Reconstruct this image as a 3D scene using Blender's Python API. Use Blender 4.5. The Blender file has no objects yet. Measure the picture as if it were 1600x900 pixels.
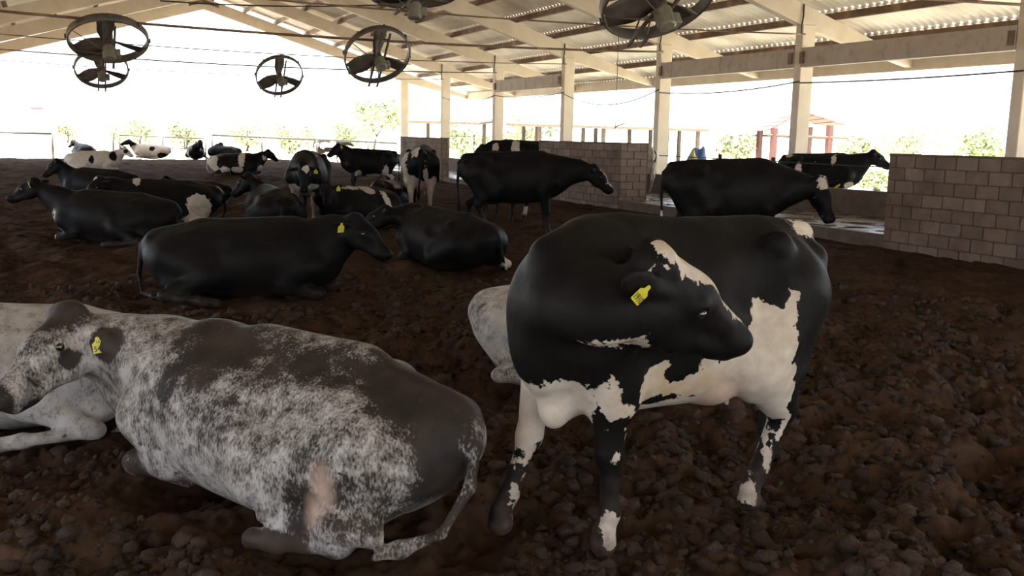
import bpy, bmesh, math, random
import numpy as np
from mathutils import Vector, Matrix
random.seed(7); rng = np.random.default_rng(11)
SC = bpy.context.scene; COL = SC.collection
# ------------------------------------------------------------------ camera
CH, CF = 1.8, 1450.0
PIT, YAW, ROL = math.radians(9.3), math.radians(25.8), math.radians(1.1)
fw = np.array([math.sin(YAW)*math.cos(PIT), math.cos(YAW)*math.cos(PIT), -math.sin(PIT)])
rt = np.array([math.cos(YAW), -math.sin(YAW), 0.]); up0 = np.cross(rt, fw)
CR = math.cos(ROL)*rt+math.sin(ROL)*up0; CU = math.cos(ROL)*up0-math.sin(ROL)*rt
cam = bpy.data.cameras.new('camera'); camo = bpy.data.objects.new('camera', cam); COL.objects.link(camo)
cam.sensor_width = 36; cam.lens = CF*36/1600; cam.clip_end = 2000; cam.clip_start = .05
camo.matrix_world = Matrix(((CR[0], CU[0], -fw[0], 0), (CR[1], CU[1], -fw[1], 0), (CR[2], CU[2], -fw[2], CH), (0, 0, 0, 1)))
SC.camera = camo
# ------------------------------------------------------------------ light
w = bpy.data.worlds.new('sky'); SC.world = w; w.use_nodes = True
wn = w.node_tree.nodes; wn['Background'].inputs[0].default_value = (.78, .88, 1, 1); wn['Background'].inputs[1].default_value = .95
sun = bpy.data.lights.new('sun', 'SUN'); suno = bpy.data.objects.new('sun', sun); COL.objects.link(suno)
sun.energy = 9.5; sun.angle = .01; sun.color = (1, .94, .84)
suno.rotation_euler = Vector((.28, .2, -1)).to_track_quat('-Z', 'Y').to_euler(); suno.location = (0, -20, 40)
vs = SC.view_settings; vs.view_transform = 'Standard'; vs.look = 'None'; vs.gamma = 1; vs.use_curve_mapping = False; vs.exposure = 2.35
SC.cycles.max_bounces = 8; SC.cycles.diffuse_bounces = 5; SC.cycles.use_denoising = True
# ------------------------------------------------------------------ helpers
def tag(o, label=None, cat=None, group=None, kind=None):
    for k, v in (('label', label), ('category', cat), ('group', group), ('kind', kind)):
        if v: o[k] = v
    return o
def empty(name, loc=(0, 0, 0), rz=0):
    o = bpy.data.objects.new(name, None); COL.objects.link(o); o.location = loc; o.rotation_euler = (0, 0, rz); o.empty_display_size = .2
    return o
def link(name, me, parent=None, loc=None, rot=None, smooth=False):
    o = bpy.data.objects.new(name, me); COL.objects.link(o)
    if parent: o.parent = parent
    if loc is not None: o.location = loc
    if rot is not None: o.rotation_euler = rot
    if smooth: me.polygons.foreach_set('use_smooth', np.ones(len(me.polygons), bool))
    return o
def np_mesh(name, v, F, m=None, smooth=True):
    """mesh from arrays; F: (n,3) or (n,4)"""
    me = bpy.data.meshes.new(name); v = np.asarray(v, np.float32); F = np.asarray(F, np.int32); k = F.shape[1]
    me.vertices.add(len(v)); me.vertices.foreach_set('co', v.ravel())
    me.loops.add(F.size); me.loops.foreach_set('vertex_index', F.ravel())
    me.polygons.add(len(F)); me.polygons.foreach_set('loop_start', np.arange(0, F.size, k, dtype=np.int32))
    me.update(calc_edges=True); me.validate()
    if smooth: me.polygons.foreach_set('use_smooth', np.ones(len(me.polygons), bool))
    if m: me.materials.append(m)
    return me
def bm_mesh(name, bm, m=None, smooth=False):
    me = bpy.data.meshes.new(name); bm.normal_update(); bm.to_mesh(me); bm.free()
    if m: me.materials.append(m)
    if smooth: me.polygons.foreach_set('use_smooth', np.ones(len(me.polygons), bool))
    return me
def add_box(bm, lo, hi, M=None, bev=0):
    r = bmesh.ops.create_cube(bm, size=1); lo, hi = Vector(lo), Vector(hi)
    for v in r['verts']:
        v.co = Vector([(lo[i]+hi[i])/2+v.co[i]*(hi[i]-lo[i]) for i in range(3)])
        if M: v.co = M @ v.co
    if bev: bmesh.ops.bevel(bm, geom=list({e for v in r['verts'] for e in v.link_edges}), offset=bev, segments=1, affect='EDGES')
def add_prism(bm, prof, ax, a, b):
    """profile of 2D points extruded along axis ax from a to b"""
    def P(p, t): q = [p[0], p[1]]; q.insert(ax, t); return q
    A = [bm.verts.new(P(p, a)) for p in prof]; B = [bm.verts.new(P(p, b)) for p in prof]; n = len(prof)
    for i in range(n): bm.faces.new((A[i], A[(i+1) % n], B[(i+1) % n], B[i]))
    bm.faces.new(A[::-1]); bm.faces.new(B); bmesh.ops.recalc_face_normals(bm, faces=bm.faces)
def add_tube(bm, pts, r, n=6):
    pts = [Vector(p) for p in pts]; rings = []
    for i, p in enumerate(pts):
        d = (pts[min(i+1, len(pts)-1)]-pts[max(i-1, 0)]).normalized(); a = d.orthogonal().normalized() if i == 0 else (a-d*a.dot(d)).normalized(); c = d.cross(a)
        rr = r[i] if hasattr(r, '__len__') else r
        rings.append([bm.verts.new(p+rr*(math.cos(t)*a+math.sin(t)*c)) for t in [2*math.pi*k/n for k in range(n)]])
    for A, B in zip(rings, rings[1:]):
        for k in range(n): bm.faces.new((A[k], A[(k+1) % n], B[(k+1) % n], B[k]))
    bm.faces.new(rings[0][::-1]); bm.faces.new(rings[-1])
def tube_obj(name, pts, r, m, parent=None, n=6):
    bm = bmesh.new(); add_tube(bm, pts, r, n); return link(name, bm_mesh(name, bm, m, True), parent)
def box_obj(name, lo, hi, m, parent=None, bev=0):
    bm = bmesh.new(); add_box(bm, lo, hi, None, bev); return link(name, bm_mesh(name, bm, m), parent)
def sag(a, b, d, n=14):
    a, b = Vector(a), Vector(b); return [a.lerp(b, t/n)-Vector((0, 0, 4*d*(t/n)*(1-t/n))) for t in range(n+1)]
# noise on arrays
def h2(ix, iy, s):
    h = (ix.astype(np.int64)*374761393+iy.astype(np.int64)*668265263+s*974711) & 0x7fffffff
    h = ((h ^ (h >> 13))*1274126177) & 0x7fffffff
    return ((h ^ (h >> 16)) & 0xffffff)/float(0x1000000)
def vnoise(x, y, s=0):
    ix, iy = np.floor(x), np.floor(y); fx, fy = x-ix, y-iy; fx = fx*fx*(3-2*fx); fy = fy*fy*(3-2*fy)
    a, b, c, d = h2(ix, iy, s), h2(ix+1, iy, s), h2(ix, iy+1, s), h2(ix+1, iy+1, s)
    return (a*(1-fx)+b*fx)*(1-fy)+(c*(1-fx)+d*fx)*fy
def lumps(x, y, s=0, r0=.35, r1=.75):
    """rounded clods: in each cell one dome"""
    out = np.zeros_like(x); ix, iy = np.floor(x), np.floor(y)
    for dx in (-1, 0, 1):
        for dy in (-1, 0, 1):
            cx, cy = ix+dx, iy+dy; px = cx+h2(cx, cy, s+1); py = cy+h2(cx, cy, s+2); r = r0+(r1-r0)*h2(cx, cy, s+3)
            d2 = ((x-px)**2+(y-py)**2)/r**2; out = np.maximum(out, np.sqrt(np.maximum(0, 1-d2))*r)
    return out
# ------------------------------------------------------------------ materials
def nodes(name):
    m = bpy.data.materials.new(name); m.use_nodes = True; nt = m.node_tree
    return m, nt, nt.nodes['Principled BSDF']
def N(nt, t, **k):
    n = nt.nodes.new(t)
    for a, v in k.items(): setattr(n, a, v)
    return n
def noise_fac(nt, scale, detail=4, lo=.35, hi=.65, rough=.55, stretch=None, coord='Object'):
    tc = N(nt, 'ShaderNodeNewGeometry' if coord == 'Position' else 'ShaderNodeTexCoord'); nz = N(nt, 'ShaderNodeTexNoise'); nz.inputs['Scale'].default_value = scale; nz.inputs['Detail'].default_value = detail; nz.inputs['Roughness'].default_value = rough
    if stretch:
        mp = N(nt, 'ShaderNodeMapping'); mp.inputs['Scale'].default_value = stretch; nt.links.new(tc.outputs[coord], mp.inputs[0]); nt.links.new(mp.outputs[0], nz.inputs['Vector'])
    else: nt.links.new(tc.outputs[coord], nz.inputs['Vector'])
    mr = N(nt, 'ShaderNodeMapRange'); mr.inputs[1].default_value = lo; mr.inputs[2].default_value = hi; nt.links.new(nz.outputs[0], mr.inputs[0])
    return mr.outputs[0], nz.outputs[0]
def mix(nt, f, a, b):
    n = N(nt, 'ShaderNodeMix', data_type='RGBA')
    for i, v in ((6, a), (7, b)):
        if isinstance(v, tuple): n.inputs[i].default_value = (*v, 1)
        else: nt.links.new(v, n.inputs[i])
    if isinstance(f, float): n.inputs[0].default_value = f
    else: nt.links.new(f, n.inputs[0])
    return n.outputs[2]
def math_n(nt, op, a, b=0., c=None, clamp=False):
    n = N(nt, 'ShaderNodeMath', operation=op); n.use_clamp = clamp
    for i, v in enumerate((a, b) if c is None else (a, b, c)):
        if isinstance(v, (int, float)): n.inputs[i].default_value = v
        else: nt.links.new(v, n.inputs[i])
    return n.outputs[0]
def bump(nt, p, h, strength, dist):
    b = N(nt, 'ShaderNodeBump'); b.inputs['Strength'].default_value = strength; b.inputs['Distance'].default_value = dist
    nt.links.new(h, b.inputs['Height']); nt.links.new(b.outputs[0], p.inputs['Normal'])
def mat(name, c1, c2=None, scale=6, rough=.7, metal=0, bmp=0, lo=.35, hi=.65, spec=.5, stretch=None, c3=None, s3=1.2, coord='Object', vary=0):
    m, nt, p = nodes(name); p.inputs['Roughness'].default_value = rough; p.inputs['Metallic'].default_value = metal; p.inputs['Specular IOR Level'].default_value = spec
    f, raw = noise_fac(nt, scale, 5, lo, hi, stretch=stretch, coord=coord)
    c = mix(nt, f, c1, c2 or tuple(x*.7 for x in c1))
    if c3:
        g, _ = noise_fac(nt, s3, 6, .52, .68, coord=coord); c = mix(nt, g, c, c3)
    if vary: c = mix(nt, math_n(nt, 'MULTIPLY', N(nt, 'ShaderNodeObjectInfo').outputs['Random'], vary), c, c3)
    nt.links.new(c, p.inputs['Base Color'])
    if bmp: bump(nt, p, raw, .6, bmp)
    return m
M = {}
M['soil'] = mat('soil', (.054, .0300, .0190), (.026, .0148, .0096), 11, .95, bmp=.03, lo=.3, hi=.7, spec=.04, c3=(.062, .037, .024), s3=2.2)
M['clod'] = mat('clod', (.055, .0320, .0215), (.021, .0125, .0084), 5, .86, bmp=.0, lo=.36, hi=.64, spec=.2)
nt_ = M['clod'].node_tree; _, rr_ = noise_fac(nt_, 38, 5, .3, .7, .65); bump(nt_, nt_.nodes['Principled BSDF'], rr_, 1.0, .02)
M['concrete'] = mat('painted_concrete', (.55, .465, .365), (.48, .40, .315), 3, .75, bmp=.002, c3=(.47, .38, .28), s3=1.3)
M['beam'] = mat('beam_concrete', (.36, .30, .255), (.32, .265, .22), 3, .8, bmp=.002, c3=(.27, .205, .165), s3=5.5)
M['block'] = mat('block_face', (.185, .124, .092), (.135, .089, .065), 5, .9, bmp=.004, c3=(.095, .063, .045), s3=1.6, coord='Position', vary=.6)
M['block2'] = mat('block_face_pale', (.22, .155, .12), (.165, .115, .087), 5, .9, bmp=.004, c3=(.11, .074, .054), s3=1.9, coord='Position', vary=.5)
M['mortar'] = mat('mortar', (.105, .072, .053), (.08, .055, .04), 12, .95, bmp=.004)
M['curb'] = mat('muddy_concrete', (.12, .080, .058), (.075, .05, .036), 4, .9, bmp=.004)
M['wet'] = mat('wet_floor', (.16, .13, .11), (.07, .052, .042), 5, .22, bmp=.006, spec=.6)
nt_ = M['wet'].node_tree; wf_, _ = noise_fac(nt_, 1.6, 6, .40, .58); nt_.links.new(math_n(nt_, 'MULTIPLY_ADD', wf_, .45, .05), nt_.nodes['Principled BSDF'].inputs['Roughness'])
M['sheet'] = mat('roof_sheet', (.82, .76, .68), (.70, .62, .53), 1.6, .6, c3=(.50, .41, .32), s3=.5)
M['steel'] = mat('rusty_steel', (.15, .09, .058), (.085, .05, .033), 6, .75, c3=(.26, .16, .10), s3=3)
M['fan_metal'] = mat('dusty_dark_metal', (.085, .068, .056), (.05, .04, .034), 5, .6, bmp=.001)
M['motor'] = mat('motor_paint', (.16, .145, .11), (.09, .08, .062), 7, .6)
M['cable'] = mat('black_cable', (.02, .018, .016), (.03, .026, .022), 8, .6)
M['pipe'] = mat('pipe_paint', (.026, .019, .011), (.017, .013, .008), 9, .6)
M['grass'] = mat('dry_grass', (.62, .58, .47), (.53, .52, .38), .35, .9, c3=(.66, .61, .52), s3=.12)
M['low_bounce'] = mat('low_bounce_ground', (.16, .115, .08), (.11, .08, .055), .6, .95)
M['leaf'] = mat('leaves', (.25, .29, .15), (.19, .24, .11), 1.3, .7)
M['leaf2'] = mat('pale_leaves', (.28, .29, .17), (.23, .25, .13), 1.3, .7)
M['bark'] = mat('bark', (.10, .075, .05), (.07, .05, .035), 8, .9, bmp=.01)
M['rust_roof'] = mat('red_roof', (.11, .035, .02), (.08, .026, .016), 3, .7)
M['red_post'] = mat('red_paint', (.07, .018, .012), (.05, .014, .01), 4, .6)
M['grey_wood'] = mat('shed_timber', (.085, .06, .042), (.055, .04, .028), 5, .85)
M['white_wall'] = mat('white_wall', (.82, .80, .76), (.74, .72, .68), 1, .8)
M['red_sign'] = mat('red_sheet', (.30, .04, .05), (.25, .03, .04), 2, .6)
M['grey_sheet'] = mat('grey_sheet', (.08, .09, .1), (.07, .08, .09), 2, .6)
M['tarp'] = mat('blue_tarpaulin', (.035, .06, .17), (.02, .04, .12), 4, .5, bmp=.01)
M['sack'] = mat('yellow_sack', (.22, .19, .035), (.16, .14, .03), 5, .6, bmp=.01)
M['tagy'] = mat('tag_plastic', (.50, .44, .035), (.44, .38, .03), 20, .45)
M['ink'] = mat('tag_ink', (.06, .045, .01), (.05, .04, .01), 20, .6)
M['eye'] = mat('eye_ball', (.012, .009, .008), (.02, .014, .01), 20, .06, spec=.8)
def hide_material(name, speck=False):
    m, nt, p = nodes(name); L = nt.links
    at = lambda n: N(nt, 'ShaderNodeAttribute', attribute_name=n).outputs['Fac']
    fine, fraw = noise_fac(nt, 45, 3, .3, .7); mid, mraw = noise_fac(nt, 13, 4, .3, .7); big, _ = noise_fac(nt, 3.5, 3, .3, .7)
    if not speck:
        d = math_n(nt, 'ADD', at('white'), math_n(nt, 'MULTIPLY_ADD', mraw, .14, -.07)); d = math_n(nt, 'ADD', d, math_n(nt, 'MULTIPLY_ADD', fraw, .045, -.0225))
        f = math_n(nt, 'MULTIPLY_ADD', d, 180., .5, True)
        blk = mix(nt, big, (.0040, .0037, .0036), (.0085, .0070, .0063)); wht = mix(nt, mid, (.46, .40, .34), (.35, .285, .225)); wht = mix(nt, math_n(nt, 'MULTIPLY', at('ochre'), big), wht, (.40, .25, .11))
        c = mix(nt, f, blk, wht)
    else:
        fine2, f2 = noise_fac(nt, 88, 4, .3, .7, .6, stretch=(1, 1, .45)); spot, sraw = noise_fac(nt, 21, 2, .3, .7); 
        dk = at('white')
        t = math_n(nt, 'ADD', math_n(nt, 'MULTIPLY', f2, .55), math_n(nt, 'MULTIPLY', mraw, .45))
        t = math_n(nt, 'ADD', t, math_n(nt, 'MULTIPLY_ADD', dk, .52, -.74)); f = math_n(nt, 'MULTIPLY_ADD', t, 4.8, .5, True)
        s = math_n(nt, 'MULTIPLY_ADD', math_n(nt, 'ADD', sraw, math_n(nt, 'MULTIPLY', dk, .06)), 30., -30*.735, True)
        wht = mix(nt, mid, (.345, .318, .298), (.25, .22, .195)); blk = mix(nt, big, (.016, .013, .012), (.044, .032, .025))
        c = mix(nt, f, wht, blk); c = mix(nt, s, c, (.035, .030, .028))
    c = mix(nt, at('pink'), c, mix(nt, mid, (.40, .27, .215), (.34, .23, .18)))
    # dry dung on the legs and lower belly
    z = at('low'); dz = math_n(nt, 'MULTIPLY', math_n(nt, 'MULTIPLY_ADD', z, 1.6, -.55, True), mid)
    c = mix(nt, math_n(nt, 'MULTIPLY', dz, .75), c, (.075, .047, .034))
    L.new(c, p.inputs['Base Color']); p.inputs['Roughness'].default_value = .52; p.inputs['Specular IOR Level'].default_value = .07
    
    hair, hraw = noise_fac(nt, 60, 3, .3, .7, stretch=(1, 1, .3)); fold, foraw = noise_fac(nt, 5, 3, .3, .7)
    hgt = math_n(nt, 'ADD', math_n(nt, 'MULTIPLY', hraw, .16), foraw); bump(nt, p, hgt, .5, .02)
    return m
M['holstein'] = hide_material('black_and_white_hide'); M['speck'] = hide_material('speckled_hide', True)
#=COWLIB-BEGIN
def V(*a): return np.array(a, float)
def unit(v):
    v = np.asarray(v, float); return v/np.linalg.norm(v)
class Body:
    """a smooth union of tapered capsules and ellipsoids: one continuous skin"""
    def __init__(s): s.p = []
    def cone(s, a, b, ra, rb, k=.06, n=None, f=1.0, sign=1):
        s.p.append(dict(t=0, a=np.asarray(a, float), b=np.asarray(b, float), ra=ra, rb=rb, k=k, n=None if n is None else unit(n), f=f, sign=sign))
    def ball(s, c, r, k=.06, sign=1): s.cone(c, np.asarray(c, float)+V(1e-4, 0, 0), r, r, k, sign=sign)
    def chain(s, pts, k=.06, n=None, f=1.0):
        for i in range(len(pts)-1):
            p, q = pts[i], pts[i+1]
            fi = f if np.isscalar(f) else (f[i]+f[i+1])/2
            s.cone(p[:3], q[:3], p[3], q[3], k, n, fi)
    def ell(s, c, r, ax=None, k=.06, sign=1):
        ax = np.eye(3) if ax is None else np.array([unit(v) for v in ax])
        s.p.append(dict(t=1, c=np.asarray(c, float), r=np.asarray(r, float), ax=ax, k=k, sign=sign))
def prim_box(q):
    if q['t'] == 0:
        m = max(q['ra'], q['rb'])*max(1, q['f'])
        return np.minimum(q['a'], q['b'])-m, np.maximum(q['a'], q['b'])+m
    m = (np.abs(q['ax'])*q['r'][:, None]).sum(0)
    return q['c']-m, q['c']+m
def prim_dist(q, X, Y, Z):
    if q['t'] == 0:
        a, b = q['a'], q['b']; n, f = q['n'], q['f']
        px, py, pz = X-a[0], Y-a[1], Z-a[2]; ba = b-a
        if n is not None and f != 1:
            g = 1/f-1; dn = (px*n[0]+py*n[1]+pz*n[2])*g
            px, py, pz = px+n[0]*dn, py+n[1]*dn, pz+n[2]*dn
            ba = ba+n*(ba@n)*g
        h = np.clip((px*ba[0]+py*ba[1]+pz*ba[2])/max(ba@ba, 1e-9), 0, 1)
        d = np.sqrt((px-h*ba[0])**2+(py-h*ba[1])**2+(pz-h*ba[2])**2)-(q['ra']+(q['rb']-q['ra'])*h)
        return d*min(1, f)
    px, py, pz = X-q['c'][0], Y-q['c'][1], Z-q['c'][2]; ax, r = q['ax'], q['r']
    u = [(px*ax[i][0]+py*ax[i][1]+pz*ax[i][2])/r[i] for i in range(3)]
    k0 = np.sqrt(u[0]**2+u[1]**2+u[2]**2)
    k1 = np.sqrt((u[0]/r[0])**2+(u[1]/r[1])**2+(u[2]/r[2])**2)+1e-6
    return k0*(k0-1)/k1
def skin(body, res, smooth=1):
    """mesh of the union by surface nets"""
    lo = np.min([prim_box(q)[0] for q in body.p if q['sign'] > 0], 0)-3*res
    hi = np.max([prim_box(q)[1] for q in body.p if q['sign'] > 0], 0)+3*res
    n = np.ceil((hi-lo)/res).astype(int)+1
    D = np.full(n, 1., np.float32)
    g = [(lo[i]+res*np.arange(n[i])).astype(np.float32) for i in range(3)]
    for q in body.p:
        a, b = prim_box(q); m = q['k']+2*res
        i0 = np.clip(np.floor((a-m-lo)/res).astype(int), 0, n); i1 = np.clip(np.ceil((b+m-lo)/res).astype(int)+1, 0, n)
        if np.any(i1 <= i0): continue
        sl = tuple(slice(i0[i], i1[i]) for i in range(3))
        d = prim_dist(q, g[0][sl[0]][:, None, None], g[1][sl[1]][None, :, None], g[2][sl[2]][None, None, :]).astype(np.float32)
        k = q['k']; E = D[sl]
        if q['sign'] > 0:
            h = np.maximum(k-np.abs(E-d), 0)/k; D[sl] = np.minimum(E, d)-h*h*k*.25
        else:
            d = -d; h = np.maximum(k-np.abs(E-d), 0)/k; D[sl] = np.maximum(E, d)+h*h*k*.25
    S = D < 0
    c = S[:-1, :-1, :-1].astype(np.int8)
    cnt = sum(S[i:n[0]-1+i, j:n[1]-1+j, l:n[2]-1+l].astype(np.int8) for i in (0, 1) for j in (0, 1) for l in (0, 1))
    act = (cnt > 0) & (cnt < 8)
    I, J, K = np.nonzero(act)
    idx = np.full(act.shape, -1, np.int64); idx[I, J, K] = np.arange(len(I))
    acc = np.zeros((len(I), 3)); w = np.zeros(len(I))
    cor = [(i, j, l) for i in (0, 1) for j in (0, 1) for l in (0, 1)]
    val = {q: D[I+q[0], J+q[1], K+q[2]].astype(float) for q in cor}
    for q in cor:
        for ax in range(3):
            if q[ax] == 0:
                r = list(q); r[ax] = 1; r = tuple(r); va, vb = val[q], val[r]
                m = (va < 0) != (vb < 0); t = np.where(m, va/np.where(va == vb, 1, va-vb), 0)
                p = np.array(q, float)[None, :].repeat(len(I), 0); p[:, ax] = t
                acc += p*m[:, None]; w += m
    v = (acc/w[:, None]+np.stack([I, J, K], 1))*res+lo
    F = []
    for ax in range(3):
        o = [x for x in range(3) if x != ax]
        sA = [slice(1, -1)]*3; sB = [slice(1, -1)]*3; sA[ax] = slice(0, -1); sB[ax] = slice(1, None)
        A, B = S[tuple(sA)], S[tuple(sB)]
        P = np.stack(np.nonzero(A != B), 1); fl = A[tuple(P.T)]
        P = P+1; P[:, ax] -= 1
        def at(d0, d1):
            Q = P.copy(); Q[:, o[0]] -= d0; Q[:, o[1]] -= d1
            return idx[Q[:, 0], Q[:, 1], Q[:, 2]]
        quad = np.stack([at(1, 1), at(0, 1), at(0, 0), at(1, 0)], 1)
        flip = fl if ax != 1 else ~fl
        quad[~flip] = quad[~flip][:, ::-1]
        F.append(quad)
    F = np.concatenate(F); F = F[(F >= 0).all(1)]
    for _ in range(smooth):
        s = np.zeros_like(v); c = np.zeros(len(v))
        for a, b in ((0, 1), (1, 2), (2, 3), (3, 0)):
            np.add.at(s, F[:, a], v[F[:, b]]); np.add.at(c, F[:, a], 1)
        v = v*.5+.5*s/np.maximum(c, 1)[:, None]
    return v, F
def head_frame(f, u):
    f = unit(f); u = np.asarray(u, float); u = unit(u-f*(u@f)); return f, np.cross(u, f), u      # forward, left, up
def add_head(B, poll, f, u, size=1.0, ears=((1, -.35, -.25), (1, -.35, -.25)), ear_len=.2, horns=False, zebu=False):
    """poll = top of the head, f = towards the muzzle, u = out of the forehead; ears: (out, up, forward) for left and right"""
    f, l, u = head_frame(f, u); s = size; poll = np.asarray(poll, float)
    T = lambda x, y, z: poll+s*(f*x+l*y+u*z)
    B.ell(T(.10, 0, -.075), V(.155, .105, .105)*s, (f, l, u), k=.05)
    B.cone(T(.02, 0, -.02), T(.21, 0, -.035), .072*s, .078*s, .05, l, 1.18)
    B.cone(T(.20, 0, -.05), T(.42, 0, -.065), .084*s, .058*s, .06, l, .98)
    for sd in (1, -1):
        B.cone(T(.09, sd*.065, -.15), T(.20, sd*.05, -.165), .078*s, .06*s, .05, l, .7)     # cheek
        B.cone(T(.2, sd*.035, -.16), T(.40, sd*.025, -.135), .052*s, .036*s, .04)           # jaw
        B.ball(T(.175, sd*.09, -.035), .036*s, .03)                                          # brow
        B.ball(T(.485, sd*.03, -.065), .04*s, .03)                                           # nostril wing
        B.ball(T(.528, sd*.038, -.052), .014*s, .012, sign=-1)                               # nostril
        B.ball(T(.192, sd*.122, -.045), .018*s, .02, sign=-1)                                # eye socket
    B.ell(T(.455, 0, -.085), V(.066, .078, .062)*s, (f, l, u), k=.04)                        # muzzle
    B.cone(T(.40, 0, -.15), T(.475, 0, -.135), .036*s, .032*s, .03, l, 1.2)                  # chin
    B.cone(T(.38, -.12, -.128), T(.38, .12, -.128), .004, .004, .008, sign=-1) if s > 2 else None
    B.cone(T(-.01, -.035, .01), T(-.01, .035, .01), .05*s, .05*s, .05)                       # poll
    eyes = [(T(.188, sd*.108, -.045), l*sd+u*.25+f*.2) for sd in (1, -1)]
    tips = []
    for sd, (o, up, fo) in zip((1, -1), ears):
        d = unit(l*sd*o+u*up+f*fo); r0 = T(.035, sd*.085, -.05)
        bs = f*.55+l*sd*.6+u*.1; nn = unit(bs-d*(bs@d))
        wd = unit(np.cross(d, nn)); L = ear_len*s
        B.cone(r0, r0+d*L*.3, .026*s, .03*s, .02)
        B.ell(r0+d*L*.58, (L*.46, .052*s, .0185), (d, wd, nn), k=.02)
        B.ell(r0+d*L*.6+nn*.02, (L*.34, .033*s, .014), (d, wd, nn), k=.01, sign=-1) if s > 2 else None
        tips.append((r0+d*L*.66, d, nn))
    return dict(T=T, f=f, l=l, u=u, eyes=eyes, ears=tips)
def leg_f(B, sd, elbow, knee, fet, hoof, k=.05, w=1.0):
    B.cone(elbow, knee, .088*w, .050*w, k); B.ball(knee, .054*w, .03)
    B.cone(knee, fet, .042*w, .034*w, .03); B.ball(fet, .042*w, .025)
    B.cone(fet, np.asarray(hoof)+V(0, 0, .05), .037*w, .043*w, .02); B.cone(np.asarray(hoof)+V(0, 0, .045), hoof, .046*w, .054*w, .012)
def leg_h(B, sd, stifle, hock, fet, hoof, k=.06, w=1.0):
    B.cone(stifle, hock, .125*w, .058*w, k); B.ball(np.asarray(hock)+V(-.02, 0, .02), .052*w, .03)
    B.cone(hock, fet, .05*w, .04*w, .035); B.ball(fet, .046*w, .03)
    B.cone(fet, np.asarray(hoof)+V(0, 0, .05), .038*w, .043*w, .02); B.cone(np.asarray(hoof)+V(0, 0, .045), hoof, .046*w, .054*w, .012)
Yv = V(0, 1, 0)
def trunk_stand(B, belly=1.0, bony=1.0, fr=0):
    B.chain([(-.80, 0, 1.10, .17), (-.60, 0, 1.06, .27), (-.35, 0, .985, .345), (-.05, 0, .95, .395*belly), (.22, 0, .965, .385*belly),
             (.45-fr*.5, 0, .99, .375), (.64-fr, 0, 1.02, .31)], .12, Yv, [.85, .78, .78, .84, .82, .72, .62])
    B.cone((.62-fr*.8, 0, .86), (.76-fr, 0, .92), .17, .14, .1, Yv, .8)                 # brisket
    B.cone((-.85, 0, 1.31), (.45, 0, 1.345), .045, .055, .1)                   # spine
    for s in (1, -1):
        B.cone((.46, s*.10, 1.28), (.66-fr*.7, s*.215, .92), .085, .12, .1)           # shoulder blade
        B.cone((.62-fr*.5, s*.21, .93), (.50, s*.2, .76), .13, .1, .09)              # upper arm
        B.ball((-.43, s*.245, 1.285), .058*bony, .05); B.ball((-.83, s*.115, 1.19), .055*bony, .06)      # hook and pin
        B.cone((-.55, s*.15, 1.05), (-.36, s*.215, .76), .24, .155, .1)        # thigh
        B.cone((-.70, s*.12, 1.02), (-.60, s*.19, .70), .16, .10, .09)
        B.ell((-.24, s*.36, 1.17), (.12, .095, .14), k=.09, sign=-1)           # hollow of the flank
def udder(B, c, r=(.2, .16, .16), teats=True):
    B.ell(c, r, k=.07)
    if teats:
        for sx in (1, -1):
            for sy in (1, -1): B.cone(V(*c)+V(sx*.085, sy*.065, -r[2]*.75), V(*c)+V(sx*.09, sy*.07, -r[2]-.055), .021, .014, .02)
def tail(B, pts, r0=.034, r1=.018, tuft=.036):
    n = len(pts)
    for i in range(n-1):
        a = r0+(r1-r0)*i/max(1, n-2); b = r0+(r1-r0)*(i+1)/max(1, n-2)
        if i == n-2: a, b = r1, tuft
        B.cone(pts[i], pts[i+1], a, b, .025)
    d = unit(np.array(pts[-1])-np.array(pts[-2])); B.cone(pts[-1], np.array(pts[-1])+d*.1, tuft, .014, .03)
def standing(neck=None, poll=(1.28, 0, 1.32), f=(.75, 0, -.65), u=(.65, 0, .75), legs=None, tailp=None, ud=True, hs=1.0, ears=None, belly=1.0, w=1.0, ear_len=.2):
    B = Body(); trunk_stand(B, belly)
    if neck is None: neck = [(.55, 0, 1.08, .27), (.85, 0, 1.15, .2)]
    ff, ll, uu = head_frame(f, u); pp = np.asarray(poll, float)
    end = pp+ff*.03-uu*.10
    pts = list(neck)+[(*end, .115)]
    B.chain(pts, .1, Yv if abs(pp[1]) < .25 else None, .62 if abs(pp[1]) < .25 else 1)
    H = add_head(B, poll, f, u, hs, ears or ((1, -.2, -.2), (1, -.2, -.2)), ear_len)
    L = dict(lf=(.57, .17), rf=(.60, -.17), lh=(-.60, .18), rh=(-.52, -.18)); L.update(legs or {})
    for key, s in (('lf', 1), ('rf', -1)):
        x, y = L[key]; leg_f(B, s, (.50+.1*(x-.57), s*.19, .74), (.53+.5*(x-.55), s*.175+.5*(y-s*.175), .40), (x-.03, y, .14), (x+.01, y, .0), w=w)
    for key, s in (('lh', 1), ('rh', -1)):
        x, y = L[key]; leg_h(B, s, (-.40, s*.205, .76), (-.70+.45*(x+.6), s*.2+.4*(y-s*.2), .50), (x-.06, y, .15), (x, y, .0), w=w)
    if ud: udder(B, (-.38, 0, .66))
    tail(B, tailp or [(-.86, 0, 1.29), (-.95, 0, 1.2), (-.97, 0, .9), (-.95, .02, .6), (-.95, .03, .45)])
    return B, H
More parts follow.
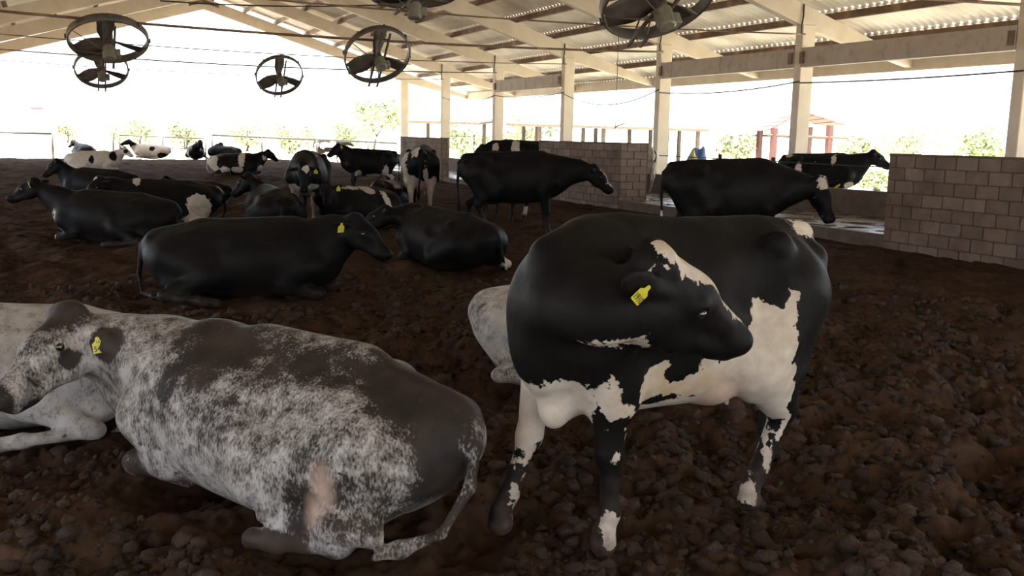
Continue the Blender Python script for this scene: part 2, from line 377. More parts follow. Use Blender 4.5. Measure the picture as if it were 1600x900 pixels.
def lying(neck=None, poll=(1.18, 0, .98), f=(.8, 0, -.6), u=(.6, 0, .8), side=1, ud=False, hs=1.0, ears=None, front='fold', hind='out', tailp=None, leg_y=.57, leg_x=0., fat=1.0, ear_len=.2):
    """resting on the chest, weight on one hip; side = +1: the left hind leg lies out in view"""
    B = Body(); s = side
    B.chain([(-.80, 0, .52, .19), (-.6, 0, .45, .30), (-.35, 0, .42, .38), (-.05, 0, .40, .40), (.22, 0, .42, .395), (.45, 0, .45, .37), (.63, 0, .47, .29)],
            .12, Yv, [.95, .95, 1.0*fat, 1.06*fat, 1.0, .85, .72])
    B.cone((.6, 0, .27), (.74, 0, .33), .16, .13, .1, Yv, .9)
    B.cone((-.84, 0, .64), (-.4, 0, .76), .045, .05, .1); B.cone((-.4, 0, .76), (.45, 0, .81), .05, .055, .1)
    for q in (1, -1):
        B.cone((.46, q*.11, .72), (.66, q*.23, .38), .085, .12, .1)
        B.cone((.62, q*.22, .38), (.46, q*.27, .2), .125, .10, .09)
        B.ball((-.42, q*.25, .68), .06, .07); B.ball((-.84, q*.115, .60), .055, .06)
        B.ell((-.2, q*.42, .66), (.13, .07, .11), k=.08, sign=-1)
        if front == 'fold':
            B.cone((.46, q*.27, .19), (.74, q*.22, .10), .09, .062, .05); B.ball((.75, q*.22, .1), .064, .03)
            B.cone((.74, q*.22, .09), (.46, q*.17, .05), .045, .042, .03)
        else:
            B.cone((.46, q*.27, .19), (.86, q*.24, .12), .09, .062, .05)
            B.cone((.86, q*.24, .12), (1.15, q*.22, .05), .045, .045, .03); B.cone((1.15, q*.22, .05), (1.23, q*.22, .03), .045, .05, .03)
    # hip and leg on the side in view
    B.cone((-.58, s*.2, .45), (-.22, s*.36, .30), .25, .155, .1)
    B.cone((-.72, s*.16, .42), (-.58, s*.32, .2), .17, .12, .09)
    B.cone((-.22, s*(leg_y-.19), .26), (-.58, s*(leg_y-.07), .10), .125, .062, .06); B.ball((-.60, s*(leg_y-.07), .09), .062, .03)
    B.cone((-.58, s*(leg_y-.07), .085), (-.22+leg_x, s*leg_y, .06), .047, .042, .03); B.ball((-.22+leg_x, s*leg_y, .06), .05, .03)
    B.cone((-.22+leg_x, s*leg_y, .06), (-.10+leg_x, s*leg_y, .04), .047, .052, .03)
    B.cone((-.58, -s*.2, .40), (-.25, -s*.36, .22), .23, .16, .1)
    if ud: B.ell((-.36, s*.30, .15), (.17, .16, .13), k=.06)
    if neck is None: neck = [(.55, 0, .52, .27), (.84, 0, .68, .2)]
    ff, ll, uu = head_frame(f, u); pp = np.asarray(poll, float); end = pp+ff*.03-uu*.10
    B.chain(list(neck)+[(*end, .115)], .1, Yv if abs(pp[1]) < .2 else None, .62 if abs(pp[1]) < .2 else 1)
    H = add_head(B, poll, f, u, hs, ears or ((1, -.2, -.2), (1, -.2, -.2)), ear_len)
    tail(B, tailp or [(-.87, 0, .68), (-.97, s*.05, .55), (-.98, s*.12, .25), (-.9, s*.25, .07), (-.75, s*.34, .05)])
    return B, H
#=COWLIB-END
#=HERD-BEGIN
def field(p, blobs):
    d = np.full(len(p), -1.)
    for b in blobs:
        c, r = np.array(b[:3]), np.array(b[3:6])
        d = np.maximum(d, (1-np.sqrt((((p-c)/r)**2).sum(1)))*r.min()*1.2)
    return d
def coat(p, white=(), black=(), base=-1.):
    d = np.full(len(p), base)
    if len(white): d = np.maximum(d, field(p, white))
    if len(black): d = np.minimum(d, -field(p, black))
    return d
HERD = []
def herd(**k): HERD.append(k)
STAND_LEGS = [(.55, .17, .12, .16, .12, .16), (.55, -.17, .12, .16, .12, .16), (-.6, .2, .15, .16, .14, .22), (-.55, -.2, .15, .16, .14, .22)]
PINK_UDDER = [(-.38, 0, .58, .24, .2, .2)]
# 1 the cow in front, neck bent round to lick her flank
def build_front():
    B = Body(); trunk_stand(B, .92, 1.15, .12)
    B.chain([(.42, .0, 1.05, .25), (.58, .05, 1.06, .215), (.66, .20, 1.07, .185), (.64, .36, 1.08, .16), (.54, .46, 1.11, .14)], .1)
    B.cone((.60, .0, .76), (.68, .05, .84), .13, .13, .1, Yv, .8)                     # hanging brisket
    B.cone((.58, .02, .68), (.66, .05, .60), .095, .062, .07)
    B.cone((.74, .10, 1.28), (.56, .06, 1.30), .07, .08, .1)
    B.cone((1.0, .12, .90), (.60, .50, .93), .05, .05, .09, sign=-1)                  # crease under the bent neck
    f, u = V(-.90, -.02, -.46), V(-.48, .36, .78)
    H = add_head(B, V(.50, .50, 1.285), f, u, 1.22, ((.9, -.2, .35), (.14, -.12, -.8)), .2)
    T = H['T']
    leg_f(B, 1, (.46, .20, .76), (.46, .19, .43), (.45, .20, .18), (.48, .20, .05), w=1.12)
    leg_f(B, -1, (.56, -.20, .76), (.64, -.18, .44), (.74, -.18, .19), (.78, -.19, .06), w=1.12)
    B.cone((.50, .21, .92), (.46, .2, .70), .15, .115, .08)
    leg_h(B, 1, (-.36, .21, .74), (-.62, .17, .48), (-.50, .145, .18), (-.46, .14, .05), w=1.1)
    leg_h(B, -1, (-.44, -.20, .74), (-.86, -.15, .50), (-.83, -.13, .17), (-.79, -.12, .05), w=1.0)
    B.cone((-.44, .20, .82), (-.57, .185, .56), .12, .075, .08)
    B.cone((-.20, .26, .80), (-.36, .20, .60), .035, .03, .06)                         # fold between flank and thigh
    B.ell((-.19, .07, .665), (.16, .17, .125), k=.025); B.cone((-.27, .12, .60), (-.28, .13, .545), .02, .013, .02)
    tail(B, [(-.88, 0, 1.29), (-.97, -.02, 1.18), (-.98, -.06, .85), (-.95, -.1, .55)])
    return B, H
def coat_front(p, H):
    T = H['T']; f, l, u = H['f'], H['l'], H['u']
    q = p-T(0, 0, 0); hx, hy, hz = q@f/1.12, q@l/1.12, q@u/1.12
    w = [(.62, -.02, .70, .20, .30, .15), (.74, .06, .62, .17, .28, .11), (.67, -.19, .58, .12, .12, .22),
         (.57, .30, .72, .045, .06, .10), (.53, .31, .65, .09, .06, .035), (.50, .14, .66, .10, .07, .10),
         (.02, .10, .555, .46, .30, .085), (-.25, .1, .62, .26, .28, .12),
         (.30, .28, .73, .12, .16, .10), (.0, .24, .73, .24, .18, .10), (-.2, .3, .78, .14, .16, .08),
         (-.33, .32, .84, .14, .16, .20), (-.27, .32, 1.0, .05, .1, .09), (-.42, .32, .98, .035, .1, .12), (-.42, .28, .62, .13, .16, .18), (-.5, .2, .45, .10, .12, .14),
         (-.51, .2, .31, .018, .08, .08), (-.415, .17, .11, .032, .08, .08),
         (-.82, .08, 1.36, .12, .07, .07), (.66, .52, .985, .11, .16, .030), (.60, .54, .995, .03, .12, .045),
         (.70, -.19, .32, .035, .05, .06), (.735, -.19, .17, .04, .06, .07), (.75, -.2, .1, .05, .05, .04),
         (.47, .24, .13, .05, .05, .08), (.46, .27, .46, .02, .03, .03)]
    d = field(p, w)
    blaze = .034-.022*np.clip(hx/.5, 0, 1)-np.abs(hy+.030-.02*hx)
    blaze = np.where((hz > -.07) & (hx < .49) & (hx > -.06), blaze+.028*np.exp(-((hx-.03)/.09)**2), -.05)
    d = np.maximum(d, np.where(np.linalg.norm(q, axis=1) < .7, blaze, -.05))
    d = np.minimum(d, -field(p, [(-.54, .2, .42, .025, .1, .035), (-.60, .36, .80, .08, .2, .34), (.15, .3, .80, .10, .14, .07), (-.70, .18, .52, .05, .12, .12)]))
    return d
herd(name='holstein_cow', build=build_front, loc=(2.50, 3.5), ang=185, sc=.99, st=(1, 1, 1.045), res=.0115, coat=coat_front, pink=[(-.19, .08, .64, .19, .2, .13)], ochre=[(.2, .25, .72, .3, .2, .1), (.40, .50, 1.36, .1, .12, .08)], tagear=1, text='1910', tag_upv=(-.62, .4, .6),
     label='large black and white cow standing in front, neck bent back to its flank, tag 1910')
# 2 the grey speckled cow lying in front
def build_speckled():
    B, H = lying(neck=[(.50, 0, .56, .29), (.80, .02, .63, .22), (1.0, .08, .69, .145)], poll=(1.20, .22, .84), f=(-.10, .80, -.50), u=(.30, .55, .78), side=1,
                 hs=1.13, leg_y=.46, leg_x=-.13, ears=((.75, -.50, .30), (.9, -.6, 0)), ear_len=.23, fat=1.03,
                 tailp=[(-.86, 0, .66), (-.985, .03, .56), (-1.02, .12, .36), (-.97, .24, .18), (-.84, .33, .11)])
    B.cone((-.40, 0, .78), (.10, 0, .80), .09, .09, .12)                                  # broad back
    B.chain([(1.10, .16, .55, .06), (.96, .09, .38, .085), (.80, .04, .22, .10)], .1, Yv, .5) # dewlap
    B.cone((-.36, .38, .33), (-.28, .47, .16), .07, .02, .05)
    B.ell((-.40, .34, .14), (.16, .14, .12), k=.05)                                        # udder under the thigh
    B.cone((-.60, .40, .19), (-.72, .36, .16), .085, .06, .05)
    T = H['T']; B.cone(T(-.005, -.03, .02), T(-.005, .03, .02), .06, .06, .05)
    return B, H
def coat_speck(p, H):
    # 0 = nearly white, 1 = dark
    d = np.full(len(p), .46)
    def add(c, r, v): 
        nonlocal d
        g = np.clip(1.25-np.sqrt((((p-np.array(c))/np.array(r))**2).sum(1)), 0, 1); d = d+v*np.minimum(1, g*2.2)
    add((.28, .05, .80), (.26, .24, .13), .30); add((.36, .26, .60), (.07, .16, .18), .26); add((.20, .2, .72), (.12, .22, .2), .22)
    add((-.05, .1, .72), (.3, .2, .18), .22); add((.02, .34, .52), (.10, .14, .16), .12)
    add((-.72, -.02, .64), (.22, .27, .22), .62); add((-.86, .06, .45), (.12, .2, .2), .25); add((-.50, .30, .48), (.14, .14, .12), .20); add((-.46, .40, .26), (.07, .12, .2), .34)
    add((-.66, .30, .30), (.2, .2, .16), .14); add((-.4, .05, .78), (.24, .2, .10), .22)
    add((.62, .2, .12), (.22, .16, .10), .30); add((-.36, .56, .05), (.34, .09, .10), .9)
    add((.0, .4, .25), (.5, .2, .2), -.10); add((.7, .15, .45), (.16, .25, .25), -.12)
    T = H['T']; g = lambda c, r, v: add(T(*c), (r, r, r), v)
    g((.02, 0, .03), .15, .40); g((.20, .12, -.115), .055, .55); g((.50, 0, -.06), .075, .75); g((.43, 0, -.17), .06, .4); g((.1, .0, -.16), .2, -.15)
    e, ed, _ = H['ears'][0]; add(e+ed*.03, (.08, .08, .09), .8); add((-.97, .15, .3), (.12, .16, .4), .22)
    return np.clip(d, 0, 1)
herd(name='speckled_cow', build=build_speckled, loc=(.93, 4.42), ang=124, sc=1.06, st=(1.06, 1, .9), res=.0125, speck=coat_speck, pink=[(-.57, .44, .36, .045, .12, .11), (-.53, .45, .25, .04, .1, .07)], tagear=0, text='548', tag_upv=(.1, .1, 1), tag_n=(-.77, .64, .12),
     label='grey speckled cow lying in the left foreground, yellow tag on its dark drooping ear')
# 3 its pale neighbour, 4 the one behind the front cow
def build_pale():
    B, H = lying(side=1, poll=(1.2, .05, .95), ears=((1, -.6, -.2), (1, -.6, -.2)), front='out')
    return B, H
def coat_pale(p, H):
    d = np.full(len(p), .22)+.24*np.exp(-((p[:, 2]-.8)/.2)**2)*(p[:, 0] > .1)
    return np.clip(d+.8*(np.exp(-(((p-np.array((1.0, .25, .1)))/.16)**2).sum(1))), 0, 1)
herd(name='speckled_cow', build=build_pale, loc=(-.35, 6.3), ang=165, sc=.98, res=.02, speck=coat_pale,
     label='whitish speckled cow lying at the left edge behind the tagged grey speckled cow')
def build_pale2():
    return lying(side=-1, poll=(1.15, -.1, .9), ears=((1, -.5, -.2), (1, -.5, -.2)), tailp=[(-.86, 0, .66), (-.95, .06, .55), (-.93, .17, .3), (-.84, .32, .1)])
herd(name='speckled_cow', build=build_pale2, loc=(3.55, 5.95), ang=-40, sc=.98, res=.02, speck=lambda p, H: np.clip(.25+.2*np.sin(p[:, 0]*9)*np.sin(p[:, 2]*8)+.5*(p[:, 0] > .5), 0, 1),
     label='white speckled cow lying hidden behind the standing front cow, only its rump in view')
# black cows lying in the middle
herd(name='holstein_cow', build=lambda: lying(side=-1, neck=[(.55, 0, .54, .28), (.84, -.02, .68, .21)], poll=(1.06, -.06, .88), f=(.72, -.2, -.62), u=(.6, 0, .75), ears=((1, -.3, -.3), (.9, -.45, -.5))),
     loc=(1.75, 10.3), ang=-27, sc=1.15, res=.018, coat=lambda p, H: coat(p), tagear=1,
     label='all black cow lying in the middle, in profile facing right, yellow ear tag')
herd(name='holstein_cow', build=lambda: lying(side=-1, poll=(1.05, .3, .8), f=(.4, .7, -.5), u=(.5, .3, .8)),
     loc=(4.7, 11.75), ang=104, sc=1.05, res=.02, coat=lambda p, H: coat(p, [(-.12, -.57, .05, .2, .1, .12), (-.62, -.50, .08, .15, .15, .15), (-.95, -.1, .1, .15, .15, .08)]),
     label='black cow lying back turned, white hind foot, left of the standing front cow')
herd(name='holstein_cow', build=lambda: lying(side=1, poll=(1.2, .02, 1.0), f=(.86, .05, -.5), u=(.5, 0, .86), ears=((.9, .1, -.6), (.9, .1, -.6))),
     loc=(.72, 16.0), ang=150, sc=1.08, res=.02, coat=lambda p, H: coat(p, [(.80, .05, .42, .10, .16, .22), (.70, .12, .2, .12, .12, .16), (.8, .22, .1, .12, .06, .06)]), tagear=0,
     label='black cow lying at the left, facing left, white streak down its brisket')
herd(name='holstein_cow', build=lambda: lying(side=1, poll=(1.05, .05, 1.05), f=(.6, .3, -.7), u=(.6, 0, .75)),
     loc=(.85, 25.4), ang=148, sc=1.06, res=.025, coat=lambda p, H: coat(p),
     label='dull black cow lying behind the left one, head raised at the left end')
herd(name='holstein_cow', build=lambda: lying(side=1, ud=True, poll=(1.02, .16, .88), f=(.62, .35, -.7), u=(.7, .3, .6)),
     loc=(1.75, 19.1), ang=178, sc=1.12, res=.022, tagear=1, pink=[(-.4, .35, .12, .2, .2, .14)],
     coat=lambda p, H: coat(p, [(*(H['T'](.06, 0, 0)), .06, .06, .08), (.45, .1, .82, .07, .16, .1), (-.50, .33, .35, .24, .28, .26), (-.5, .5, .08, .28, .18, .14), (-.85, 0, .65, .3, .07, .08)]),
     label='black cow lying with white hindquarters and udder turned towards us')
herd(name='holstein_cow', build=lambda: lying(side=1, poll=(.96, .18, 1.02), f=(.5, .5, -.7), u=(.55, .2, .8)),
     loc=(3.4, 17.1), ang=92, sc=1.08, res=.022, coat=lambda p, H: coat(p, [(-.95, 0, .2, .1, .1, .14)]),
     label='black cow lying seen from behind, right of the cow with white hindquarters')
herd(name='holstein_cow', build=lambda: lying(side=1, poll=(1.0, .1, .95)), loc=(2.95, 23.4), ang=150, sc=.8, res=.03,
     coat=lambda p, H: coat(p, [(.7, 0, .5, .1, .3, .3), (*(H['T'](.2, 0, 0)), .12, .05, .1)]),
     label='small black and white cow lying, barely seen over the cow with white hindquarters')
herd(name='holstein_cow', build=lambda: lying(side=-1, poll=(1.12, -.05, .98), f=(.7, -.5, -.5), u=(.5, 0, .8), ears=((1, .15, -.1), (1, .15, -.1))), loc=(1.06, 38.8), ang=-14, sc=1.02, res=.025,
     coat=lambda p, H: coat(p, [], [(.02, -.35, .5, .1, .2, .16), (.72, -.1, .62, .14, .3, .22), (*(H['T'](.2, -.12, -.05)), .09, .09, .1), (-.3, .2, .2, .2, .2, .2)], 1.),
     label='cream white cow lying far left with black patches round the eye and shoulder')
herd(name='holstein_cow', build=lambda: lying(side=1, poll=(.95, .1, 1.02), f=(.6, .3, -.6), u=(.5, 0, .8)), loc=(1.0, 52.6), ang=110, sc=.98, res=.03, coat=lambda p, H: coat(p),
     label='dark cow lying at the far left edge of the bedding behind the cream white cow')
herd(name='holstein_cow', build=lambda: lying(side=1, poll=(1.1, .12, 1.08), f=(.85, .3, -.42), u=(.4, 0, .9)), loc=(4.25, 52.3), ang=160, sc=1.0, res=.03,
     coat=lambda p, H: coat(p, [], [(1.2, .1, .95, .5, .35, .28), (-.1, .35, .6, .14, .2, .16), (-.6, .3, .2, .25, .4, .2)], 1.),
     label='white cow with a black head lying at the far edge before the pipe gate')
herd(name='holstein_cow', build=lambda: lying(side=1, poll=(.85, .2, 1.06), f=(.5, .2, -.7), u=(.6, .0, .8)), loc=(6.45, 52.6), ang=-95, sc=1.05, res=.03,
     coat=lambda p, H: coat(p, [(.2, 0, .8, .3, .3, .25), (.8, .1, .75, .15, .2, .3)], []),
     label='bluish grey and black cow lying at the far edge facing us')
herd(name='holstein_cow', build=lambda: lying(side=-1, poll=(.2, -.1, 1.02), neck=[(.5, 0, .6, .2), (.35, -.05, .8, .15)], f=(.6, -.3, -.5), u=(.5, 0, .8)), loc=(7.9, 52.4), ang=160, sc=.95, res=.03, coat=lambda p, H: coat(p),
     label='black cow lying at the far edge beside the bluish grey one')
herd(name='holstein_cow', build=lambda: lying(side=-1, poll=(1.12, -.02, .98), f=(.7, .2, -.65), u=(.6, 0, .8)), loc=(5.95, 36.6), ang=-20, sc=1.08, res=.022,
     coat=lambda p, H: coat(p, [(-.75, -.2, .4, .34, .5, .35), (-.3, -.4, .2, .2, .2, .16), (.1, -.42, .2, .2, .2, .14), (.25, -.2, .6, .12, .4, .4), (.85, -.1, .25, .14, .2, .16), (.98, 0, .7, .08, .2, .12)],
                            [(-.5, -.42, .45, .07, .2, .16)]),
     label='black and white patched cow lying far back, head down to the right')
# standing cows in the middle
herd(name='holstein_cow', build=lambda: standing(neck=[(.55, 0, 1.06, .27), (.86, .05, 1.06, .2)], poll=(1.12, .08, 1.16), f=(.5, .05, -.86), u=(.86, 0, .5), ears=((1, -.25, .1), (1, -.1, .1))),
     loc=(4.45, 18.7), ang=-112, sc=1.02, res=.02, tagear=0,
     coat=lambda p, H: coat(p, [(.66, 0, .62, .2, .34, .26), (.56, 0, .25, .2, .4, .4), (*(H['T'](.10, .055, .03)), .07, .065, .09), (.42, .14, 1.36, .05, .2, .07), (.42, -.2, 1.22, .05, .14, .24), (.3, -.36, .8, .08, .1, .3)],
                            []),
     label='black and white cow standing facing us, white heart on its forehead')
herd(name='holstein_cow', build=lambda: lying(side=1, poll=(.98, .2, .92), f=(.5, .6, -.62), u=(.6, .3, .7)), loc=(5.2, 17.7), ang=205, sc=1.02, res=.022, tagear=0,
     coat=lambda p, H: coat(p, [(-.05, .1, .8, .16, .3, .1), (-.35, .35, .5, .07, .25, .3), (.3, .05, .82, .22, .12, .06)]),
     label='black cow with white shoulder and flank patches lying behind the all black cow')
herd(name='holstein_cow', build=lambda: lying(side=1, poll=(.98, .1, .75), f=(.7, .2, -.7), u=(.6, 0, .8)), loc=(6.5, 20.0), ang=240, sc=1.02, res=.022,
     coat=lambda p, H: coat(p, [(.2, .25, .72, .28, .1, .06), (.7, .2, .12, .3, .3, .09)]),
     label='black cow with one white back stripe lying beside the cow seen from behind')
herd(name='holstein_cow', build=lambda: standing(poll=(1.2, .05, 1.42), f=(.85, .2, -.45), u=(.45, 0, .9)), loc=(15.2, 58.5), ang=-15, sc=.98, z=-.1, res=.03,
     coat=lambda p, H: coat(p, [(-.2, -.3, 1.1, .35, .3, .25), (.3, -.2, 1.2, .2, .3, .3), (-.7, -.2, 1.1, .2, .2, .2), (0, 0, .65, .6, .3, .12)], [(0, -.36, .9, .3, .1, .1)]),
     label='bluish grey and white cow standing far back outside the pipe fence')
herd(name='holstein_cow', build=lambda: standing(neck=[(.55, 0, 1.12, .26), (.84, .06, 1.28, .2)], poll=(1.05, .15, 1.52), f=(.75, .35, -.55), u=(.5, .1, .85), ears=((1, 0, -.3), (1, 0, -.3))), loc=(8.45, 27.6), ang=172, sc=.93, res=.022, tagear=0,
     coat=lambda p, H: coat(p, [(.42, .2, .62, .12, .2, .12), (-.45, .25, .7, .12, .2, .25), (-.55, .2, .5, .2, .2, .14), (-.1, .1, .55, .25, .2, .08)]),
     label='black cow standing side on with white spots along its belly and hind leg')
herd(name='holstein_cow', build=lambda: standing(poll=(1.2, 0, 1.15)), loc=(7.3, 19.9), ang=68, sc=1.1, res=.018, pink=[(-.42, 0, .65, .26, .2, .3)],
     coat=lambda p, H: coat(p, [(-.72, .08, 1.27, .22, .1, .16), (-.62, .28, 1.0, .16, .10, .32), (-.6, .2, .6, .25, .24, .34), (-.6, -.2, .45, .25, .2, .42), (-.80, -.10, .85, .12, .05, .35), (-.4, 0, .6, .28, .24, .2)],
                            [(-.84, .1, 1.0, .16, .12, .2)]),
     label='black and white cow standing with its rear and pink udder turned to us')
herd(name='holstein_cow', build=lambda: standing(neck=[(.55, 0, 1.06, .26), (.88, 0, 1.09, .19), (1.1, 0, 1.1, .15)], poll=(1.36, 0, 1.16), f=(.72, -.05, -.69), u=(.7, 0, .7), legs=dict(rh=(-.42, -.18), lh=(-.75, .18)), ears=((1, -.1, -.3), (1, -.1, -.3))),
     loc=(7.5, 15.5), ang=-24, sc=1.08, res=.018,
     coat=lambda p, H: coat(p, [(-.42, -.18, .1, .1, .08, .12), (-.45, .1, .6, .12, .14, .1), (-.75, .18, .1, .1, .1, .12)]+[(*(H['T'](x, 0, 0)), .07, .055, .08) for x in (.02, .12, .22, .32, .42)]),
     label='black cow standing side on, neck stretched low, white blaze on its face')
herd(name='holstein_cow', build=lambda: standing(poll=(1.2, .1, 1.1)), loc=(8.75, 18.6), ang=95, sc=1.03, res=.022, pink=[(-.42, 0, .65, .26, .2, .3)],
     coat=lambda p, H: coat(p, [(-.42, 0, .62, .2, .2, .14), (-.6, -.2, .2, .2, .14, .1)]),
     label='black cow standing behind the hindquarters of the low necked cow, little of it in view')
herd(name='holstein_cow', build=lambda: standing(poll=(1.2, .1, 1.2)), loc=(13.9, 28.4), z=.2, ang=150, sc=1.04, res=.025,
     coat=lambda p, H: coat(p, [(.1, .3, 1.1, .14, .3, .5), (.75, .2, 1.05, .12, .2, .3), (-.35, .3, .85, .2, .3, .2), (-.8, .1, 1.2, .12, .2, .2)]),
     label='black and grey patched cow standing in the alley left of the tall block wall')
herd(name='holstein_cow', build=lambda: standing(poll=(1.2, -.1, 1.1)), loc=(15.7, 23.9), z=.2, ang=84, sc=1.0, res=.025,
     coat=lambda p, H: coat(p, [], [(-.7, -.1, 1.15, .3, .1, .3), (.4, -.2, .9, .3, .3, .3), (.9, 0, 1.1, .5, .4, .5)], 1.),
     label='white cow with black patches standing in the alley beyond the end of the block wall')
herd(name='holstein_cow', build=lambda: standing(neck=[(.55, 0, 1.06, .27), (.86, -.12, 1.04, .21)], poll=(1.16, -.30, 1.14), f=(.20, -.46, -.86), u=(.12, -.85, .50), ears=((1, .05, .0), (1, -.1, -.1)), ud=False, hs=1.15, ear_len=.25),
     loc=(9.1, 11.3), ang=-22, sc=1.08, res=.017, tagear=0,
     coat=lambda p, H: coat(p, [(*(H['T'](.085, 0, .02)), .065, .065, .075), (*(H['T'](.0, 0, .02)), .08, .08, .06), (-.96, 0, .5, .08, .1, .16)]),
     label='brownish black cow standing behind the front cow, white spot on its lowered forehead')
herd(name='holstein_cow', build=lambda: standing(neck=[(.55, 0, 1.1, .26), (.86, 0, 1.2, .19)], poll=(1.12, .06, 1.46), f=(.78, .3, -.5), u=(.45, .15, .85), ears=((1, .05, -.1), (1, .05, -.1))),
     loc=(17.08, 17.75), z=0, ang=-56, sc=1.08, res=.02,
     coat=lambda p, H: coat(p, [(-.42, -.3, .95, .07, .2, .22), (-.36, -.3, .76, .14, .2, .12), (.33, -.3, 1.33, .06, .2, .16), (.68, -.1, .72, .10, .2, .1), (.55, 0, .3, .2, .4, .4), (-.72, -.1, 1.38, .1, .1, .08), (-.05, -.1, .56, .3, .3, .06), (-.08, -.4, 1.2, .025, .1, .035)]),
     label='black cow with white flank patch standing beyond the low alley wall, head right')
#=HERD-END
# ------------------------------------------------------------------ ground under the roof
def terr(x, y):
    t = np.clip((y-24)/24, 0, 1); e = np.clip((55-y)/2.5, 0, 1); return .27*t*t*(3-2*t)*e*e*(3-2*e)-.12*(1-e)
def relief(x, y):
    n = (vnoise(x*.8, y*.8, 3)-.5)*.14+(vnoise(x*2.3, y*2.3, 5)-.5)*.15
    wx = x+.10*(vnoise(x*4, y*4, 9)-.5); wy = y+.10*(vnoise(x*4, y*4, 10)-.5)
    n = n+lumps(wx*4.2, wy*4.2, 20, .3, .7)*.09+np.minimum(lumps(wx*9, wy*9, 30, .3, .7), .34)*.075+np.minimum(lumps(wx*19, wy*19, 40, .25, .65), .3)*.034-.10
    n = n+(vnoise(x*13, y*13, 70)-.5)*.035+(vnoise(x*27, y*27, 71)-.5)*.022
    n = n-np.maximum(0, vnoise(x*3.1, y*3.1, 14)-.60)*.45
    edge = np.clip((12.9-x)/.5, 0, 1)
    far = np.clip(1.15-np.hypot(x, y)/38, .35, 1)
    return n*(.25+.75*edge)*far
def ground_z(x, y): return terr(x, y)+relief(x, y)
def grid(x0, x1, y0, y1, s, hole=None):
    nx, ny = int(round((x1-x0)/s))+1, int(round((y1-y0)/s))+1
    X, Y = np.meshgrid(np.linspace(x0, x1, nx), np.linspace(y0, y1, ny)); X, Y = X.ravel(), Y.ravel()
    i = np.arange(nx-1)[None, :]+nx*np.arange(ny-1)[:, None]; F = np.stack([i, i+1, i+1+nx, i+nx], -1).reshape(-1, 4)
    if hole:
        c = ((X[F].min(1) > hole[0]-1e-6) & (X[F].max(1) < hole[1]+1e-6) & (Y[F].min(1) > hole[2]-1e-6) & (Y[F].max(1) < hole[3]+1e-6)); F = F[~c]
    return np.stack([X, Y, ground_z(X, Y)], 1), F
v1, f1 = grid(-2.5, 7.5, 1.5, 8.5, .026); v2, f2 = grid(-6, 13, -6, 57, .095, (-2.4, 7.4, 1.6, 8.4))
floor = link('floor', np_mesh('floor', np.concatenate([v1, v2]), np.concatenate([f1, f2+len(v1)]), M['soil'])); tag(floor, kind='structure')
def clods():
    bm = bmesh.new(); bmesh.ops.create_icosphere(bm, subdivisions=2, radius=1); me = bpy.data.meshes.new('t'); bm.to_mesh(me); bm.free()
    bv = np.array([q.co for q in me.vertices]); bf = np.array([list(q.vertices) for q in me.polygons]); bpy.data.meshes.remove(me)
    vars_ = []
    for k in range(10):
        cut = bv.copy(); rk = np.random.default_rng(k)
        for _ in range(11):
            q = rk.normal(size=3); q /= np.linalg.norm(q); e = np.maximum(0, cut @ q-rk.uniform(.45, .85)); cut = cut-e[:, None]*q
        d = 1+.32*(vnoise(bv[:, 0]*1.7+k*9, bv[:, 1]*1.7+bv[:, 2]*1.3, 50+k)-.5)*2+.22*(vnoise(bv[:, 0]*4+k, bv[:, 2]*4+bv[:, 1]*3, 60+k)-.5)*2
        vars_.append(cut*d[:, None]*np.array((1, .85, .74)))
    n = 22000; r = 2.0+10.5*rng.random(n)**1.45; a = np.radians(rng.uniform(-18, 66, n)); x, y = r*np.sin(a), r*np.cos(a)
    ok = (x < 12.6) & (x > -2.3)
    for c in HERD:
        a_ = math.radians(c['ang']); q = c['sc']; dx, dy = x-c['loc'][0], y-c['loc'][1]; lx, ly = (dx*math.cos(a_)+dy*math.sin(a_))/q, (dy*math.cos(a_)-dx*math.sin(a_))/q
        if 'lying' in c['label']: ok &= ~((np.abs(lx+.03) < 1.02) & (np.abs(ly) < .56))
    x, y, r = x[ok], y[ok], r[ok]; n = len(x); s = .016+.052*rng.random(n)**2.6; z = ground_z(x, y)
    VV, FF = [], []; ang = rng.random(n)*6.283; tl = rng.normal(0, .4, n)
    for i in range(n):
        c, q = math.cos(ang[i]), math.sin(ang[i]); t = math.cos(tl[i]); u = math.sin(tl[i]); R = np.array([[c, -q*t, q*u], [q, c*t, -c*u], [0, u, t]])
        VV.append(vars_[i % 10]*s[i] @ R.T+(x[i], y[i], z[i]+s[i]*.05)); FF.append(bf+len(bv)*i)
    return np.concatenate(VV), np.concatenate(FF)
cv, cf = clods(); o = link('soil_clods', np_mesh('soil_clods', cv, cf, M['clod'], False)); tag(o, 'loose brown clods of dried bedding soil strewn over the barn floor', 'soil', kind='stuff')
# ------------------------------------------------------------------ outside ground
bm = bmesh.new()
add_box(bm, (16.4, -120, -.6), (400, 600, -.05)); add_box(bm, (-400, 56, -.6), (16.4, 600, -.05)); add_box(bm, (-5.9, -120, -.6), (16.4, -5.9, -.05))
tag(link('ground', bm_mesh('ground', bm, M['grass'])), kind='structure')
tag(box_obj('ground', (-400, -120, -.6), (-5.9, 56, -.05), M['low_bounce']), kind='structure')  # unseen ground on the left, made dark to cut light bounced into the barn
